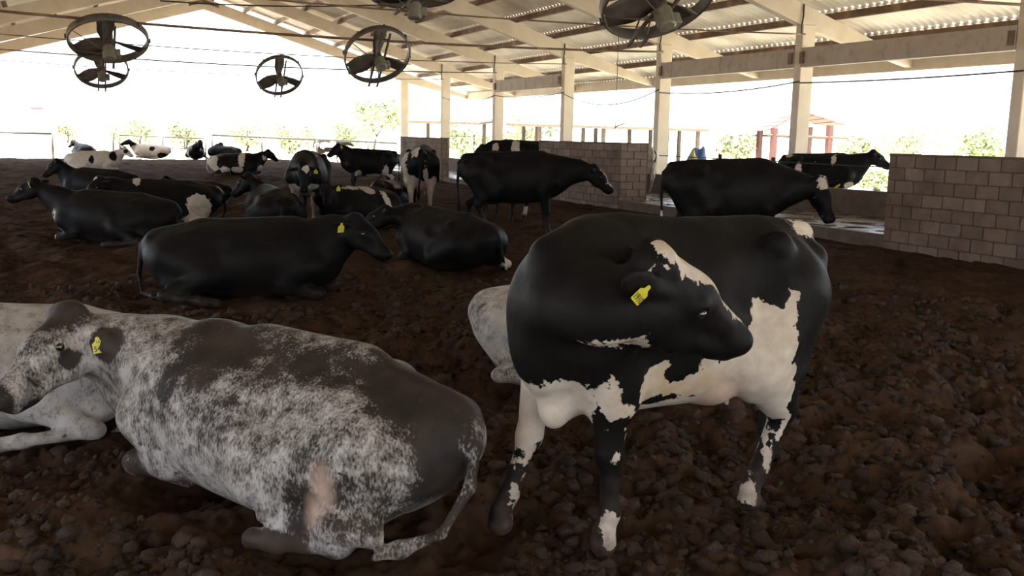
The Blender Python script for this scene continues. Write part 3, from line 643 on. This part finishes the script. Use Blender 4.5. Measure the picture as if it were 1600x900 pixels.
# ------------------------------------------------------------------ barn frame (drawn in frame units, then brought to size about the eye point)
BARN = 1.344
def to_size(objs):
    for o in objs:
        if o.parent is None: o.location = Vector((0, 0, CH))+(o.location-Vector((0, 0, CH)))*BARN; o.scale = o.scale*BARN
before = set(bpy.data.objects)
XR, XL, XA = 13.1, -2.72, 5.19; YF = [9.65+4.785*k for k in range(-4, 7)]
def rz(x): return 6.80-.300*abs(x-XA)                 # upper side of the rafters
for k, y in enumerate(YF):
    for x, s in ((XR, 1), (XL, -1)):
        bm = bmesh.new(); lo, hi = (x, y-.1, -.3), (x+.33*s, y+.1, 4.05)
        add_box(bm, [min(lo[i], hi[i]) for i in range(3)], [max(lo[i], hi[i]) for i in range(3)], None, .012)
        tag(link('column', bm_mesh('column', bm, M['concrete'])), kind='structure')
        e = XA+s*11.1; q = XA+s*8.1; p = [(XA, rz(XA)), (e, rz(e)), (e, rz(e)-.13), (q, rz(q)-.40), (XA, rz(XA)-.44)]
        bm = bmesh.new(); add_prism(bm, p, 1, y-.085, y+.085)
        tag(link('rafter', bm_mesh('rafter', bm, M['concrete'])), kind='structure')
    # steel plate at the ridge joint
    bm = bmesh.new()
    for s in (1, -1): add_prism(bm, [(XA, 6.72), (XA+s*.55, 6.56), (XA+s*.55, 6.44), (XA, 6.60)], 1, y-.10, y-.086)
    tag(link('ridge_plate', bm_mesh('ridge_plate', bm, M['steel'])), kind='structure')
PX = [.35+1.2*i for i in range(10)]
for s in (1, -1):
    for i, d in enumerate(PX):
        x = XA+s*d; z = rz(x); bm = bmesh.new()
        p = [(x-.04, z+.006), (x+.04, z+.006), (x+.04, z+.03), (x-.028, z+.03), (x-.028, z+.125), (x+.04, z+.125), (x+.04, z+.148), (x-.04, z+.148)]
        add_prism(bm, p, 1, YF[0]-.6, YF[-1]+.35); tag(link('purlin', bm_mesh('purlin', bm, M['steel'])), kind='structure')
    x = XA+s*11.02; tag(box_obj('eave_beam', (x-.06, YF[0]-.5, rz(x)-.02-.16), (x+.06, YF[-1]+.3, rz(x)+.13), M['concrete']), kind='structure')
# corrugated sheets, one to each bay and course, lapped at every second purlin
roof = empty('roof', (XA, 0, 6.9)); tag(roof, kind='structure')
cuts = [0.]+[d-.05 for d in PX[1:]]+[11.5]
def sheet(s, d0, d1, y0, y1, ph):
    n = int((y1-y0)/.177*6); Y = np.linspace(y0, y1, n+1); W = .027*np.sin(Y*2*math.pi/.177+ph)
    r = []
    for d in (d0, (d0+d1)/2, d1): r.append(np.stack([np.full(n+1, XA+s*d), Y, 6.80-.3*d+.150+.032+W], 1))
    v = np.concatenate(r)-np.array((XA, 0, 6.9)); i = np.arange(n); F = np.concatenate([np.stack([i, i+1, i+n+2, i+n+1], 1)+k*(n+1) for k in (0, 1)])
    return v, F if s < 0 else F[:, ::-1]
for s in (1, -1):
    for k in range(len(YF)-1):
        y0 = YF[k]-(.5 if k == 0 else .06); y1 = YF[k+1]+(.30 if k == len(YF)-2 else .06)
        for j in range(len(cuts)-1):
            v, F = sheet(s, cuts[j]-(.03 if j else 0), cuts[j+1], y0, y1, math.pi*(j % 2))
            link('roof_sheet', np_mesh('roof_sheet', v, F, M['sheet']), roof)
bm = bmesh.new(); add_prism(bm, [(XA-.4, 6.93-.06), (XA, 7.06), (XA+.4, 6.93-.06), (XA+.4, 6.91-.06), (XA, 7.04), (XA-.4, 6.91-.06)], 1, YF[0]-.5, YF[-1]+.3)
me = bm_mesh('ridge_cap', bm, M['sheet']); me.transform(Matrix.Translation((-XA, 0, -6.9))); link('ridge_cap', me, roof)
# tie beams between the columns on the alley side
for a in (3, 4, 5, 7):
    bm = bmesh.new(); add_box(bm, (XR-.02, YF[a]+.1, 3.23), (XR+.15, YF[a+1]-.1, 3.60), None, .01)
    for q in (.12, .5, .88):
        y = YF[a]+(YF[a+1]-YF[a])*q; add_box(bm, (XR-.028, y-.012, 3.23), (XR-.02, y+.012, 3.60))
    tag(link('tie_beam', bm_mesh('tie_beam', bm, M['beam'])), kind='structure')
    for y in (YF[a]+.16, YF[a+1]-.16):
        o = link('bracket', bm_mesh('bracket', (lambda b: (add_box(b, (XR-.06, y-.05, 3.30), (XR-.021, y+.05, 3.52)), b)[1])(bmesh.new()), M['steel'])); tag(o, kind='structure')
# steel rods across the frames
for a, r in ((4, .022), (5, .014), (6, .026), (7, .012), (8, .018), (9, .012)):
    o = tube_obj('tie_rod', sag((XL, YF[a]-.12, 3.86), (XR+.05, YF[a]-.12, 3.86), .16), r, M['steel']); tag(o, kind='structure')
to_size(set(bpy.data.objects)-before)
# ------------------------------------------------------------------ low walls of concrete blocks
bl = []
for mm in ('block', 'block2'):
    for k in range(3):
        bm = bmesh.new(); add_box(bm, (-.02, -.190, -.092), (.055, .190, .092), None, .010); j = random.Random(k)
        for q in bm.verts: q.co += Vector([j.uniform(-.004, .004) for _ in range(3)])
        bl.append(bm_mesh('block', bm, M[mm]))
def block_wall(name, x, y0, y1, zt, z0=-.1, ret=0):
    t = .15; bm = bmesh.new(); add_box(bm, (x+.012, y0+.01, z0-.2), (x+t, y1-.01, zt-.006))
    if ret: add_box(bm, (x+.02, y0+.012, z0-.2), (x+ret, y0+t, zt-.006))
    root = link(name, bm_mesh(name, bm, M['mortar'])); tag(root, kind='structure')
    n = int(round((zt-z0)/.204)); hgt = (zt-z0)/n
    for c in range(n):
        z = z0+hgt*(c+.5); y = y0-(.2 if c % 2 else 0)
        while y < y1-.02:
            a, b = max(y, y0), min(y+.40, y1)
            if b-a > .06:
                o = link('concrete_block', random.choice(bl[:3] if random.random() < .72 else bl[3:]), root, (x+random.uniform(-.006, .006), (a+b)/2, z)); o.scale = (1, (b-a-.014)/.38, (hgt-.012)/.184)
            y += .40
        if ret:
            q = x
            for wd in ((.40, .4) if c % 2 else (.2, .4, .2)):
                if q+wd > x+ret+.01: wd = x+ret-q
                if wd > .06:
                    o = link('concrete_block', random.choice(bl[3:]), root, (q+wd/2, y0+.004, z), (0, 0, math.pi/2)); o.scale = (1, (wd-.014)/.38, (hgt-.012)/.184)
                q += wd
    cap = bmesh.new(); add_box(cap, (x-.02, y0-.01, zt-.012), (x+t+.02, y1+.01, zt+.028), None, .008)
    if ret: add_box(cap, (x+t, y0-.01, zt-.012), (x+ret+.02, y0+t+.02, zt+.028), None, .008)
    link('wall_capping', bm_mesh('wall_capping', cap, M['curb']), root)
block_wall('wall_right', 12.88, 4.6, 11.75, 1.60)
block_wall('wall_right', 12.9, 20.45, 25.0, 1.66, ret=.85)
block_wall('wall_back', 12.9, 33.0, 37.7, 1.66, ret=.3)
# alley behind the wall
tag(box_obj('trim_1', (12.92, 11.75, -.4), (13.06, 50, .21), M['curb'], None, .01), kind='structure')
bm = bmesh.new(); bmesh.ops.create_grid(bm, x_segments=40, y_segments=220, size=.5)
for q in bm.verts:
    x, y = 14.6+q.co.x*3.2, 26+q.co.y*50; q.co = (x, y, .19+.02*(vnoise(np.array([x*3.]), np.array([y*3.]), 77)[0]-.5)+.012*(vnoise(np.array([x*9.]), np.array([y*9.]), 78)[0]-.5))
tag(link('alley_floor', bm_mesh('alley_floor', bm, M['wet'], True)), kind='structure')
tag(box_obj('wall_alley', (16.2, 2, -.3), (16.36, 51, .74), M['curb'], None, .012), kind='structure')
# ------------------------------------------------------------------ cows
def ear_tag_mesh(k=1.0):
    p = [(-.030, -.052), (.030, -.052), (.034, -.046), (.034, .008), (.014, .022), (.011, .040), (.005, .046), (-.005, .046), (-.011, .040), (-.014, .022), (-.034, .008), (-.034, -.046)]
    bm = bmesh.new(); add_prism(bm, [(a*k, b*k) for a, b in p], 2, -.0015, .0015); return bm_mesh('ear_tag', bm, M['tagy'])
def orient(n, up):
    z = Vector(n).normalized(); y = Vector(up); y = (y-z*y.dot(z)).normalized(); x = y.cross(z); m = Matrix((x, y, z)).transposed(); return m.to_4x4()
def text_mesh(s, h):
    cu = bpy.data.curves.new('number', 'FONT'); cu.body = s; cu.align_x = 'CENTER'; cu.align_y = 'CENTER'; cu.size = h; cu.offset = h*.02; cu.extrude = .0004
    t = bpy.data.objects.new('t', cu); COL.objects.link(t); dg = bpy.context.evaluated_depsgraph_get(); me = bpy.data.meshes.new_from_object(t.evaluated_get(dg)); bpy.data.objects.remove(t)
    me.name = 'number'; me.materials.clear(); me.materials.append(M['ink']); return me
bm = bmesh.new(); bmesh.ops.create_uvsphere(bm, u_segments=14, v_segments=8, radius=1); EYE = bm_mesh('eye', bm, M['eye'], True)
for c in HERD:
    B, H = c['build'](); v, F = skin(B, c['res'])
    st = np.array(c.get('st', (1, 1, .88 if 'lying' in c['label'] else 1))); lie = 'lying' in c['label']
    wv = c['coat'](v, H) if 'coat' in c else c['speck'](v, H)
    pk = np.clip(field(v, c['pink'])/.07+.35, 0, 1) if 'pink' in c else np.zeros(len(v))
    low = np.clip(1-v[:, 2]/(.26 if lie else .62), 0, 1)
    me = np_mesh(c['name'], v*st*c['sc'], F, M['holstein'] if 'coat' in c else M['speck'])
    oc = np.clip(field(v, c['ochre'])/.05+.5, 0, 1) if 'ochre' in c else np.zeros(len(v))
    for nm, a in (('white', wv), ('pink', pk), ('low', low), ('ochre', oc)):
        me.attributes.new(nm, 'FLOAT', 'POINT').data.foreach_set('value', np.asarray(a, np.float32))
    x, y = c['loc']; z = c.get('z', float(terr(np.array([x]), np.array([y]))[0]))
    o = link(c['name'], me, None, (x, y, z), (0, 0, math.radians(c['ang']))); tag(o, c['label'], 'cow', 'cows of the herd')
    es = .021*c['sc']*(1.1 if c['res'] < .013 else 1)
    for p, d in H['eyes']:
        e = link('eye', EYE, o, (p*st-unit(d)*.004)*c['sc']); e.scale = (es,)*3
    if 'tagear' in c:
        p, d, nn = H['ears'][c['tagear']]; big = 'text' in c
        T = ear_tag_mesh(.86 if big else 1.1)
        t = link('ear_tag', T, o); nv = np.array(c.get('tag_n', nn))
        t.matrix_local = Matrix.Translation(((p*st)+nn*.028*(1 if big else 1.1)-np.array((0, 0, .02)))*c['sc']) @ orient(nv, c.get('tag_upv', (0, 0, 1)))
        tag(t, 'yellow plastic ear tag'+(' printed '+c['text'] if big else ''))
        if big:
            n = link('number', text_mesh(c['text'], .030 if len(c['text']) > 3 else .032), t, (0, -.024, .0022)); n.scale = (1, 1.25, 1)
            if len(c['text']) < 4: link('number', text_mesh('10', .02), t, (0, .012, .0022))
before = set(bpy.data.objects)
# ------------------------------------------------------------------ fans hung from the frames
def fan(loc, tilt, spin, label, R=.68, high=None):
    root = empty('barn_fan', loc, spin); tag(root, label, 'fan', 'ceiling fans over the herd')
    Tm = Matrix.Rotation(-tilt, 4, 'X')
    def part(nm, bm, m, parent=root, sm=False): me = bm_mesh(nm, bm, m, sm); me.transform(Tm); return link(nm, me, parent)
    n = 40; bm = bmesh.new(); pr = [(R, -.085), (R+.022, -.06), (R+.022, .06), (R, .085), (R-.012, .06), (R-.012, -.06)]
    rg = [[bm.verts.new((r*math.cos(a), r*math.sin(a), z)) for r, z in pr] for a in [2*math.pi*i/n for i in range(n)]]
    for i in range(n):
        for k in range(6): bm.faces.new((rg[i][k], rg[(i+1) % n][k], rg[(i+1) % n][(k+1) % 6], rg[i][(k+1) % 6]))
    part('ring', bm, M['fan_metal'], sm=True)
    bm = bmesh.new(); add_tube(bm, [(0, 0, -.16), (0, 0, .12)], .085, 14); part('hub', bm, M['fan_metal'])
    bm = bmesh.new(); add_tube(bm, [(0, 0, -.42), (0, 0, -.40), (0, 0, -.18), (0, 0, -.16)], [.09, .115, .115, .09], 14); mo = part('motor', bm, M['motor'])
    bm = bmesh.new(); add_box(bm, (.09, -.07, -.38), (.19, .07, -.24), None, .008); part('terminal_box', bm, M['motor'], mo)
    for k in range(3):
        bm = bmesh.new(); Rm = Matrix.Rotation(2*math.pi*k/3+.35, 4, 'Z'); g = []
        for i in range(7):
            t = i/6; r = .07+t*(R-.10); wd = .085+.085*math.sin(math.pi*min(1, t*1.15)*.75); tw = .65-.38*t
            g.append([bm.verts.new(Rm @ Vector((r, q*wd*math.cos(tw)+.04*t, q*wd*math.sin(tw)+zz-.03*q*q))) for q in (-1, -.3, .4, 1) for zz in (-.006, .006)])
        for A, Bq in zip(g, g[1:]):
            for a, b in ((0, 2), (2, 4), (4, 6)): bm.faces.new((A[a], A[b], Bq[b], Bq[a])); bm.faces.new((A[b+1], A[a+1], Bq[a+1], Bq[b+1]))
            bm.faces.new((A[0], Bq[0], Bq[1], A[1])); bm.faces.new((A[6], A[7], Bq[7], Bq[6]))
        part('blade', bm, M['fan_metal'], sm=True)
    bm = bmesh.new()
    for q in (-.09, .09): add_box(bm, (q-.02, -R, -.20), (q+.02, R, -.17))
    part('support_bar', bm, M['fan_metal'])
    for a in (2.6, 3.6):
        bm = bmesh.new(); add_tube(bm, [(.08*math.cos(a), .08*math.sin(a), -.3), (R*math.cos(a), R*math.sin(a), -.05)], .009, 6); part('stay_rod', bm, M['fan_metal'])
    for i in range(8):
        a = 2*math.pi*i/8; bm = bmesh.new(); add_box(bm, (R+.015, -.02, -.03), (R+.05, .02, .05), Matrix.Rotation(a, 4, 'Z')); part('clip', bm, M['fan_metal'])
    tt = (loc[0]-XL)/(XR-XL); top = (3.86-.64*tt*(1-tt)-loc[2]) if high is None else high
    for sx in (-1, 1):
        p = Tm @ Vector((sx*.09, R*.8, -.17)); p2 = Tm @ Vector((sx*.09, -R*.8, -.17)); bm = bmesh.new(); add_tube(bm, [p, (sx*.05, 0 if high is None else .12, top), p2], .012, 6); link('hanger', bm_mesh('hanger', bm, M['fan_metal']), root)
fan((.88, 19.10, 3.42), math.radians(29), 0, 'dark ring fan at upper left, the larger and nearer of the overlapping pair')
fan((1.11, 28.67, 3.42), math.radians(42), 0, 'dark three bladed ring fan seen just under the larger fan at upper left')
fan((5.99, 28.67, 3.46), math.radians(50), 0, 'small far ring fan alone against the bright sky near the ridge')
fan((6.02, 19.10, 3.41), math.radians(48), 0, 'dark ring fan in front of the roof slope, above the row of columns')
fan((6.45, 9.53, 3.44), math.radians(32), 0, 'large near ring fan cut off by the top edge, with box motor')
fan((5.1, 14.3, 4.0), math.radians(8), 0, 'ring fan cut off at the top edge, only its rounded underside in view', high=2.38)
# ------------------------------------------------------------------ cables
def cable(pts, r, label): tag(tube_obj('cable', pts, r, M['cable']), label, 'cable')
pt = lambda k, z, dy=-.13: (XR-.03, YF[k]+dy, z)
cable(sag(pt(4, 3.02), (XR-.03, YF[4]-3.2, 3.03), .02)+sag((XR-.03, YF[4]-3.2, 3.03), pt(5, 2.93), .08), .014, 'black cable sagging from the second column to the one nearest the right edge')
cable(sag(pt(5, 2.96), pt(6, 2.90), .10), .013, 'black cable sagging between the two columns behind the brown cow')
cable(sag(pt(6, 2.98), pt(7, 3.02), .34), .012, 'black cable sagging deeply left of the column behind the brown cow')
cable(sag(pt(7, 3.06), pt(8, 3.12), .10)+sag(pt(8, 3.12), pt(9, 3.2), .2), .012, 'black cable strung along the far columns')
cable([(12.74, 20.5, 4.56), (12.74, 20.48, 2.0), (12.74, 20.5, 1.5)], .008, 'thin black cable hanging straight down behind the tall block wall')
for k in (5, 6, 7, 8, 9):
    cable([(XR-.015, YF[k]-.1, 4.42), (XR-.03, YF[k]-.12, 4.2), (XR-.06, YF[k]-.12, 4.0), (XR-.05, YF[k]-.12, 3.86)], .016, 'dark wire hook tying the rod to the top of column %s' % {5: 'second from the right edge', 6: 'behind the brown cow', 7: 'above the tall block wall', 8: 'third from the far end', 9: 'second from the far end'}[k])
cable(sag((XA-3.4, YF[6]-.3, 4.15), (XA+.9, YF[6]-.3, 4.4), .06)+sag((XA+.9, YF[6]-.3, 4.4), (5.6, 14.5, 4.5), .1), .014, 'thin power cable looping from rod fan to rod fan below the ridge')
to_size(set(bpy.data.objects)-before)
# ------------------------------------------------------------------ pipe fences
def post_rail(name, posts, rails, label, r=.03, pr=.035, cat='fence'):
    root = empty(name, posts[0][0]); tag(root, label, cat); b = Vector(posts[0][0])
    for a, c in posts:
        bm = bmesh.new(); add_tube(bm, [Vector(a)-b, Vector(c)-b], pr, 8); link('post', bm_mesh('post', bm, M['pipe'], True), root)
    for a, c in rails:
        bm = bmesh.new(); add_tube(bm, [Vector(a)-b, Vector(c)-b], r, 8); link('rail', bm_mesh('rail', bm, M['pipe'], True), root)
def P(px, py, Y):
    d = fw+CR*(px-800)/CF+CU*(450-py)/CF; return Vector(np.array([0, 0, CH])+d*(Y/d[1]))
def PXw(px, py, X):
    d = fw+CR*(px-800)/CF+CU*(450-py)/CF; return Vector(np.array([0, 0, CH])+d*(X/d[0]))
def PD(px, py, D): return Vector(np.array([0, 0, CH])+(fw+CR*(px-800)/CF+CU*(450-py)/CF)*D)
dn = lambda p, z=-.1: Vector((p.x, p.y, z))
a, b = P(-40, 206, 57), P(81, 209, 57); post_rail('pipe_fence', [(dn(b), b+Vector((0, 0, .03))), (dn(a), a)], [(a, b)], 'brown pipe rail fence at the left edge ending in a post', .06, .065)
a, b = P(186, 211, 59), P(321, 217, 59); g = [P(x, 211+(x-186)*6/135, 59) for x in (186, 219, 254, 288, 321)]
post_rail('pipe_gate', [(dn(q) if i in (0, 4) else q-Vector((0, 0, .66)), q) for i, q in enumerate(g)], [(a, b), (a-Vector((0, 0, .64)), b-Vector((0, 0, .64)))], 'thin brown pipe gate between the fence posts at far left', .04, .045, 'gate')
q = P(176, 207, 57.5); post_rail('fence_post', [(dn(q), q)], [], 'leaning brown gate post standing beside the cream white cow', .04, .06, 'post')
a, b = P(331, 211, 57.5), P(620, 224, 57.5); ps = [P(x, 211+(x-331)*13/289, 57.5) for x in (331, 409, 495, 575)]
post_rail('pipe_fence', [(dn(q), q+Vector((0, 0, .04))) for q in ps], [(a, b)], 'brown pipe rail fence across the far end up to the last column', .06, .065)
a, b = PXw(1030, 243, 16.28), PXw(1392, 262, 16.28); ps = [PXw(1393, 261, 16.28), PXw(1125, 247, 16.28), PXw(1208, 252, 16.28)]
post_rail('pipe_fence', [(Vector((p.x, p.y, .7)), p+Vector((0, 0, .10))) for p in ps], [(a, b)], 'pipe rail on the low alley wall behind the brown cow', .014, .05)
a, b = P(693, 212, 62), P(760, 214, 62); post_rail('pipe_fence', [(dn(P(741, 213, 62)), P(741, 211, 62))], [(a, b)], 'short thin pipe rail left of the patched cow in the alley', .02, .04)
# ------------------------------------------------------------------ sheds and buildings outside
def shed_long():
    root = empty('open_shed', PD(870, 235, 60)); tag(root, 'long low open shed with thin brown roof edge beyond the columns', 'shed'); b = root.location.copy()
    A, Bp = PD(637, 192, 62), PD(1108, 206, 58); ax = (Bp-A).normalized(); nrm = Vector((-ax.y, ax.x, 0)).normalized()
    segs = [(0, .25), (.34, .70), (.71, 1.)]
    for s0, s1 in segs:
        p, q = A.lerp(Bp, s0), A.lerp(Bp, s1); bm = bmesh.new()
        vs_ = [p, q, q+nrm*7+Vector((0, 0, .35)), p+nrm*7+Vector((0, 0, .35))]
        V8 = [bm.verts.new(x-b) for x in vs_]+[bm.verts.new(x-b+Vector((0, 0, .16))) for x in vs_]
        for f in ((3, 2, 1, 0), (4, 5, 6, 7), (0, 1, 5, 4), (1, 2, 6, 5), (2, 3, 7, 6), (3, 0, 4, 7)): bm.faces.new([V8[i] for i in f])
        link('roof_slab', bm_mesh('roof_slab', bm, M['grey_wood']), root)
    for t in (.02, .12, .22, .36, .42, .45, .52, .585, .61, .66, .73, .80, .86, .90, .965):
        p = A.lerp(Bp, t)+nrm*random.uniform(.2, 5); bm = bmesh.new(); add_box(bm, Vector((p.x-.10, p.y-.10, -.2))-b, Vector((p.x+.10, p.y+.10, p.z+.15))-b); link('post', bm_mesh('post', bm, M['grey_wood']), root)
shed_long()
def shed_red():
    D = 40; root = empty('red_roofed_shed', PD(1255, 245, D)); tag(root, 'small open shed with red tin roof on red posts behind the second column', 'shed'); b = root.location.copy()
    L0, L1, R0, R1 = PD(1208, 196, D), PD(1322, 196, D-1), PD(1246, 174, D+5), PD(1330, 190, D+4)
    ea, eb = PD(1203, 203, D), PD(1318, 208, D-1.5); ra, rb = PD(1230, 176, D+3), PD(1262, 178, D+2)
    apex = PD(1256, 176, D); back = Vector((.55, .83, 0))*5.0
    le, re = PD(1203, 200, D), PD(1317, 192, D)
    for nm, e in (('roof_left', le), ('roof_right', re)):
        for k in range(4):
            p0, p1 = apex.lerp(e, k/4), apex.lerp(e, (k+1)/4+.03); bm = bmesh.new(); q = [p0, p1, p1+back, p0+back]
            V8 = [bm.verts.new(x-b-Vector((0, 0, .03*k))) for x in q]+[bm.verts.new(x-b+Vector((0, 0, .05-.03*k))) for x in q]
            for f in ((3, 2, 1, 0), (4, 5, 6, 7), (0, 1, 5, 4), (1, 2, 6, 5), (2, 3, 7, 6), (3, 0, 4, 7)): bm.faces.new([V8[i] for i in f])
            link('roof_board', bm_mesh('roof_board', bm, M['rust_roof']), root)
    for p in (PD(1210, 200, D), PD(1297, 196, D), PD(1210, 200, D)+back, PD(1297, 196, D)+back):
        bm = bmesh.new(); add_box(bm, Vector((p.x-.11, p.y-.11, -.2))-b, Vector((p.x+.11, p.y+.11, p.z))-b); link('post', bm_mesh('post', bm, M['red_post']), root)
    for d in (Vector((0, 0, 0)), back):
        bm = bmesh.new(); add_tube(bm, [PD(1200, 211, D)+d-b, PD(1325, 216, D)+d-b], .05, 6); link('cross_beam', bm_mesh('cross_beam', bm, M['grey_wood']), root)
shed_red()
def far_house():
    D = 130; c = PD(42, 200, D); root = empty('far_building', (c.x, c.y, -.1)); tag(root, 'distant white building with red awnings and a grey window at far left', 'building')
    s = D/CF; ux = Vector(rt)
    def slab(nm, x0, x1, y0, y1, th, m, off):
        bm = bmesh.new(); A = PD(x0, y1, D-off); 
        w_ = (x1-x0)*s; h_ = (y1-y0)*s; R = Matrix.Rotation(-YAW, 4, 'Z'); add_box(bm, (0, 0, 0), (w_, th, h_), R); o = link(nm, bm_mesh(nm, bm, m), root); o.location = A-root.location
    slab('wall', 0, 90, 145, 216, 6, M['white_wall'], 0); slab('window', 13, 25, 152, 158, .2, M['grey_sheet'], .3); slab('awning', 45, 67, 153, 158, .6, M['red_sign'], .8); slab('awning', 47, 66, 167, 171, .5, M['red_sign'], .8)
far_house()
def heap(name, px, py, D, rx, ry, h, m, label, cat, seed, peak=0):
    c = PD(px, py, D); bm = bmesh.new(); bmesh.ops.create_icosphere(bm, subdivisions=4, radius=1)
    for q in bm.verts:
        n = vnoise(np.array([q.co.x*2.2+seed]), np.array([q.co.y*2.2+q.co.z*2]), seed)[0]; k = 1+.35*(n-.5)
        zz = max(q.co.z, -.2); q.co = Vector((q.co.x*rx*k*(1-.25*max(0, zz)), q.co.y*ry*k, zz*h*k+peak*h*max(0, zz)**6))
    o = link(name, bm_mesh(name, bm, m, True)); o.location = (c.x, c.y, -.05); tag(o, label, cat); return o
heap('tarp_covered_heap', 1092, 262, 36, .66, .6, 1.42, M['tarp'], 'heap under a blue tarpaulin outside behind the brown cow', 'tarpaulin', 5, .12)
heap('yellow_sack', 1083, 262, 35, .27, .24, 1.30, M['sack'], 'upright yellow sack leaning against the blue tarpaulin heap', 'sack', 9)
# ------------------------------------------------------------------ trees
def tree(px, py, D, wd, h, label, m, cat='tree', name='tree', trunk=True, n=900):
    c = PD(px, py, D); base = (c.x, c.y, -.1); root = empty(name, base); tag(root, label, cat)
    k = 9; cen = np.stack([rng.normal(0, wd*.22, k), rng.normal(0, wd*.22, k), h*(.45+.4*rng.random(k))], 1); rad = wd*(.16+.12*rng.random(k))
    i = rng.integers(0, k, n); d = rng.normal(size=(n, 3)); d /= np.linalg.norm(d, axis=1)[:, None]; p = cen[i]+d*rad[i][:, None]*rng.random(n)[:, None]**.4
    p[:, 2] = np.maximum(p[:, 2], .08*h); s = (.05+.05*rng.random(n))*wd**.6; a = rng.normal(size=(n, 3)); a /= np.linalg.norm(a, axis=1)[:, None]; b = np.cross(a, rng.normal(size=(n, 3))); b /= np.linalg.norm(b, axis=1)[:, None]
    v = np.stack([p-a*s[:, None], p+b*s[:, None]*.6, p+a*s[:, None], p-b*s[:, None]*.6], 1).reshape(-1, 3); F = np.arange(4*n).reshape(-1, 4)
    o = link('crown', np_mesh('crown', v, F, m, False), root); tag(o, kind='stuff')
    bm = bmesh.new(); add_tube(bm, [(0, 0, 0), (.05*wd, 0, h*.35), (0, .05*wd, h*.7)], [.06*wd**.5, .045*wd**.5, .02*wd**.5], 7)
    for q in range(3): add_tube(bm, [(.03*wd, 0, h*(.3+.1*q)), tuple(cen[q])], [.03*wd**.5, .012*wd**.5], 5)
    link('trunk', bm_mesh('trunk', bm, M['bark'], True), root)
for (px, py, D, wd, h, lab, m) in (
    (582, 222, 75, 5.6, 4.5, 'bushy green tree left of the last column', 'leaf'), (540, 221, 88, 5, 3, 'lower green bush left of the bushy tree', 'leaf'),
    (450, 219, 80, 5, 2.2, 'low round bush beyond the far pipe fence', 'leaf2'), (385, 217, 85, 4.5, 2.4, 'pale bush above the patched cow lying far back', 'leaf2'),
    (290, 214, 90, 4.5, 2.2, 'pale bush behind the far end of the pipe gate', 'leaf2'), (215, 212, 85, 4.2, 2.6, 'green bush behind the near end of the pipe gate', 'leaf'),
    (105, 214, 110, 3, 2.6, 'thin pale shrub right of the distant white building', 'leaf2'), (720, 222, 75, 5, 2.2, 'bush seen under the shed roof between the far columns', 'leaf'),
    (820, 224, 70, 4, 3, 'pale tree between the columns left of the tall block wall', 'leaf2'), (1150, 240, 45, 2.4, 2.2, 'slender sapling right of the blue tarpaulin heap', 'leaf2'),
    (1340, 236, 60, 4, 2.4, 'pale shrub right of the red roofed shed', 'leaf2'), (1430, 240, 75, 5, 2.6, 'pale bush above the left end of the right block wall', 'leaf2'),
    (1530, 240, 55, 4.2, 2.6, 'yellow green bush near the column at the right edge', 'leaf'), (1370, 268, 36, 1.6, .8, 'low green weeds by the pipe post at the right wall', 'leaf')):
    tree(px, py, D, wd, h, lab, M[m])
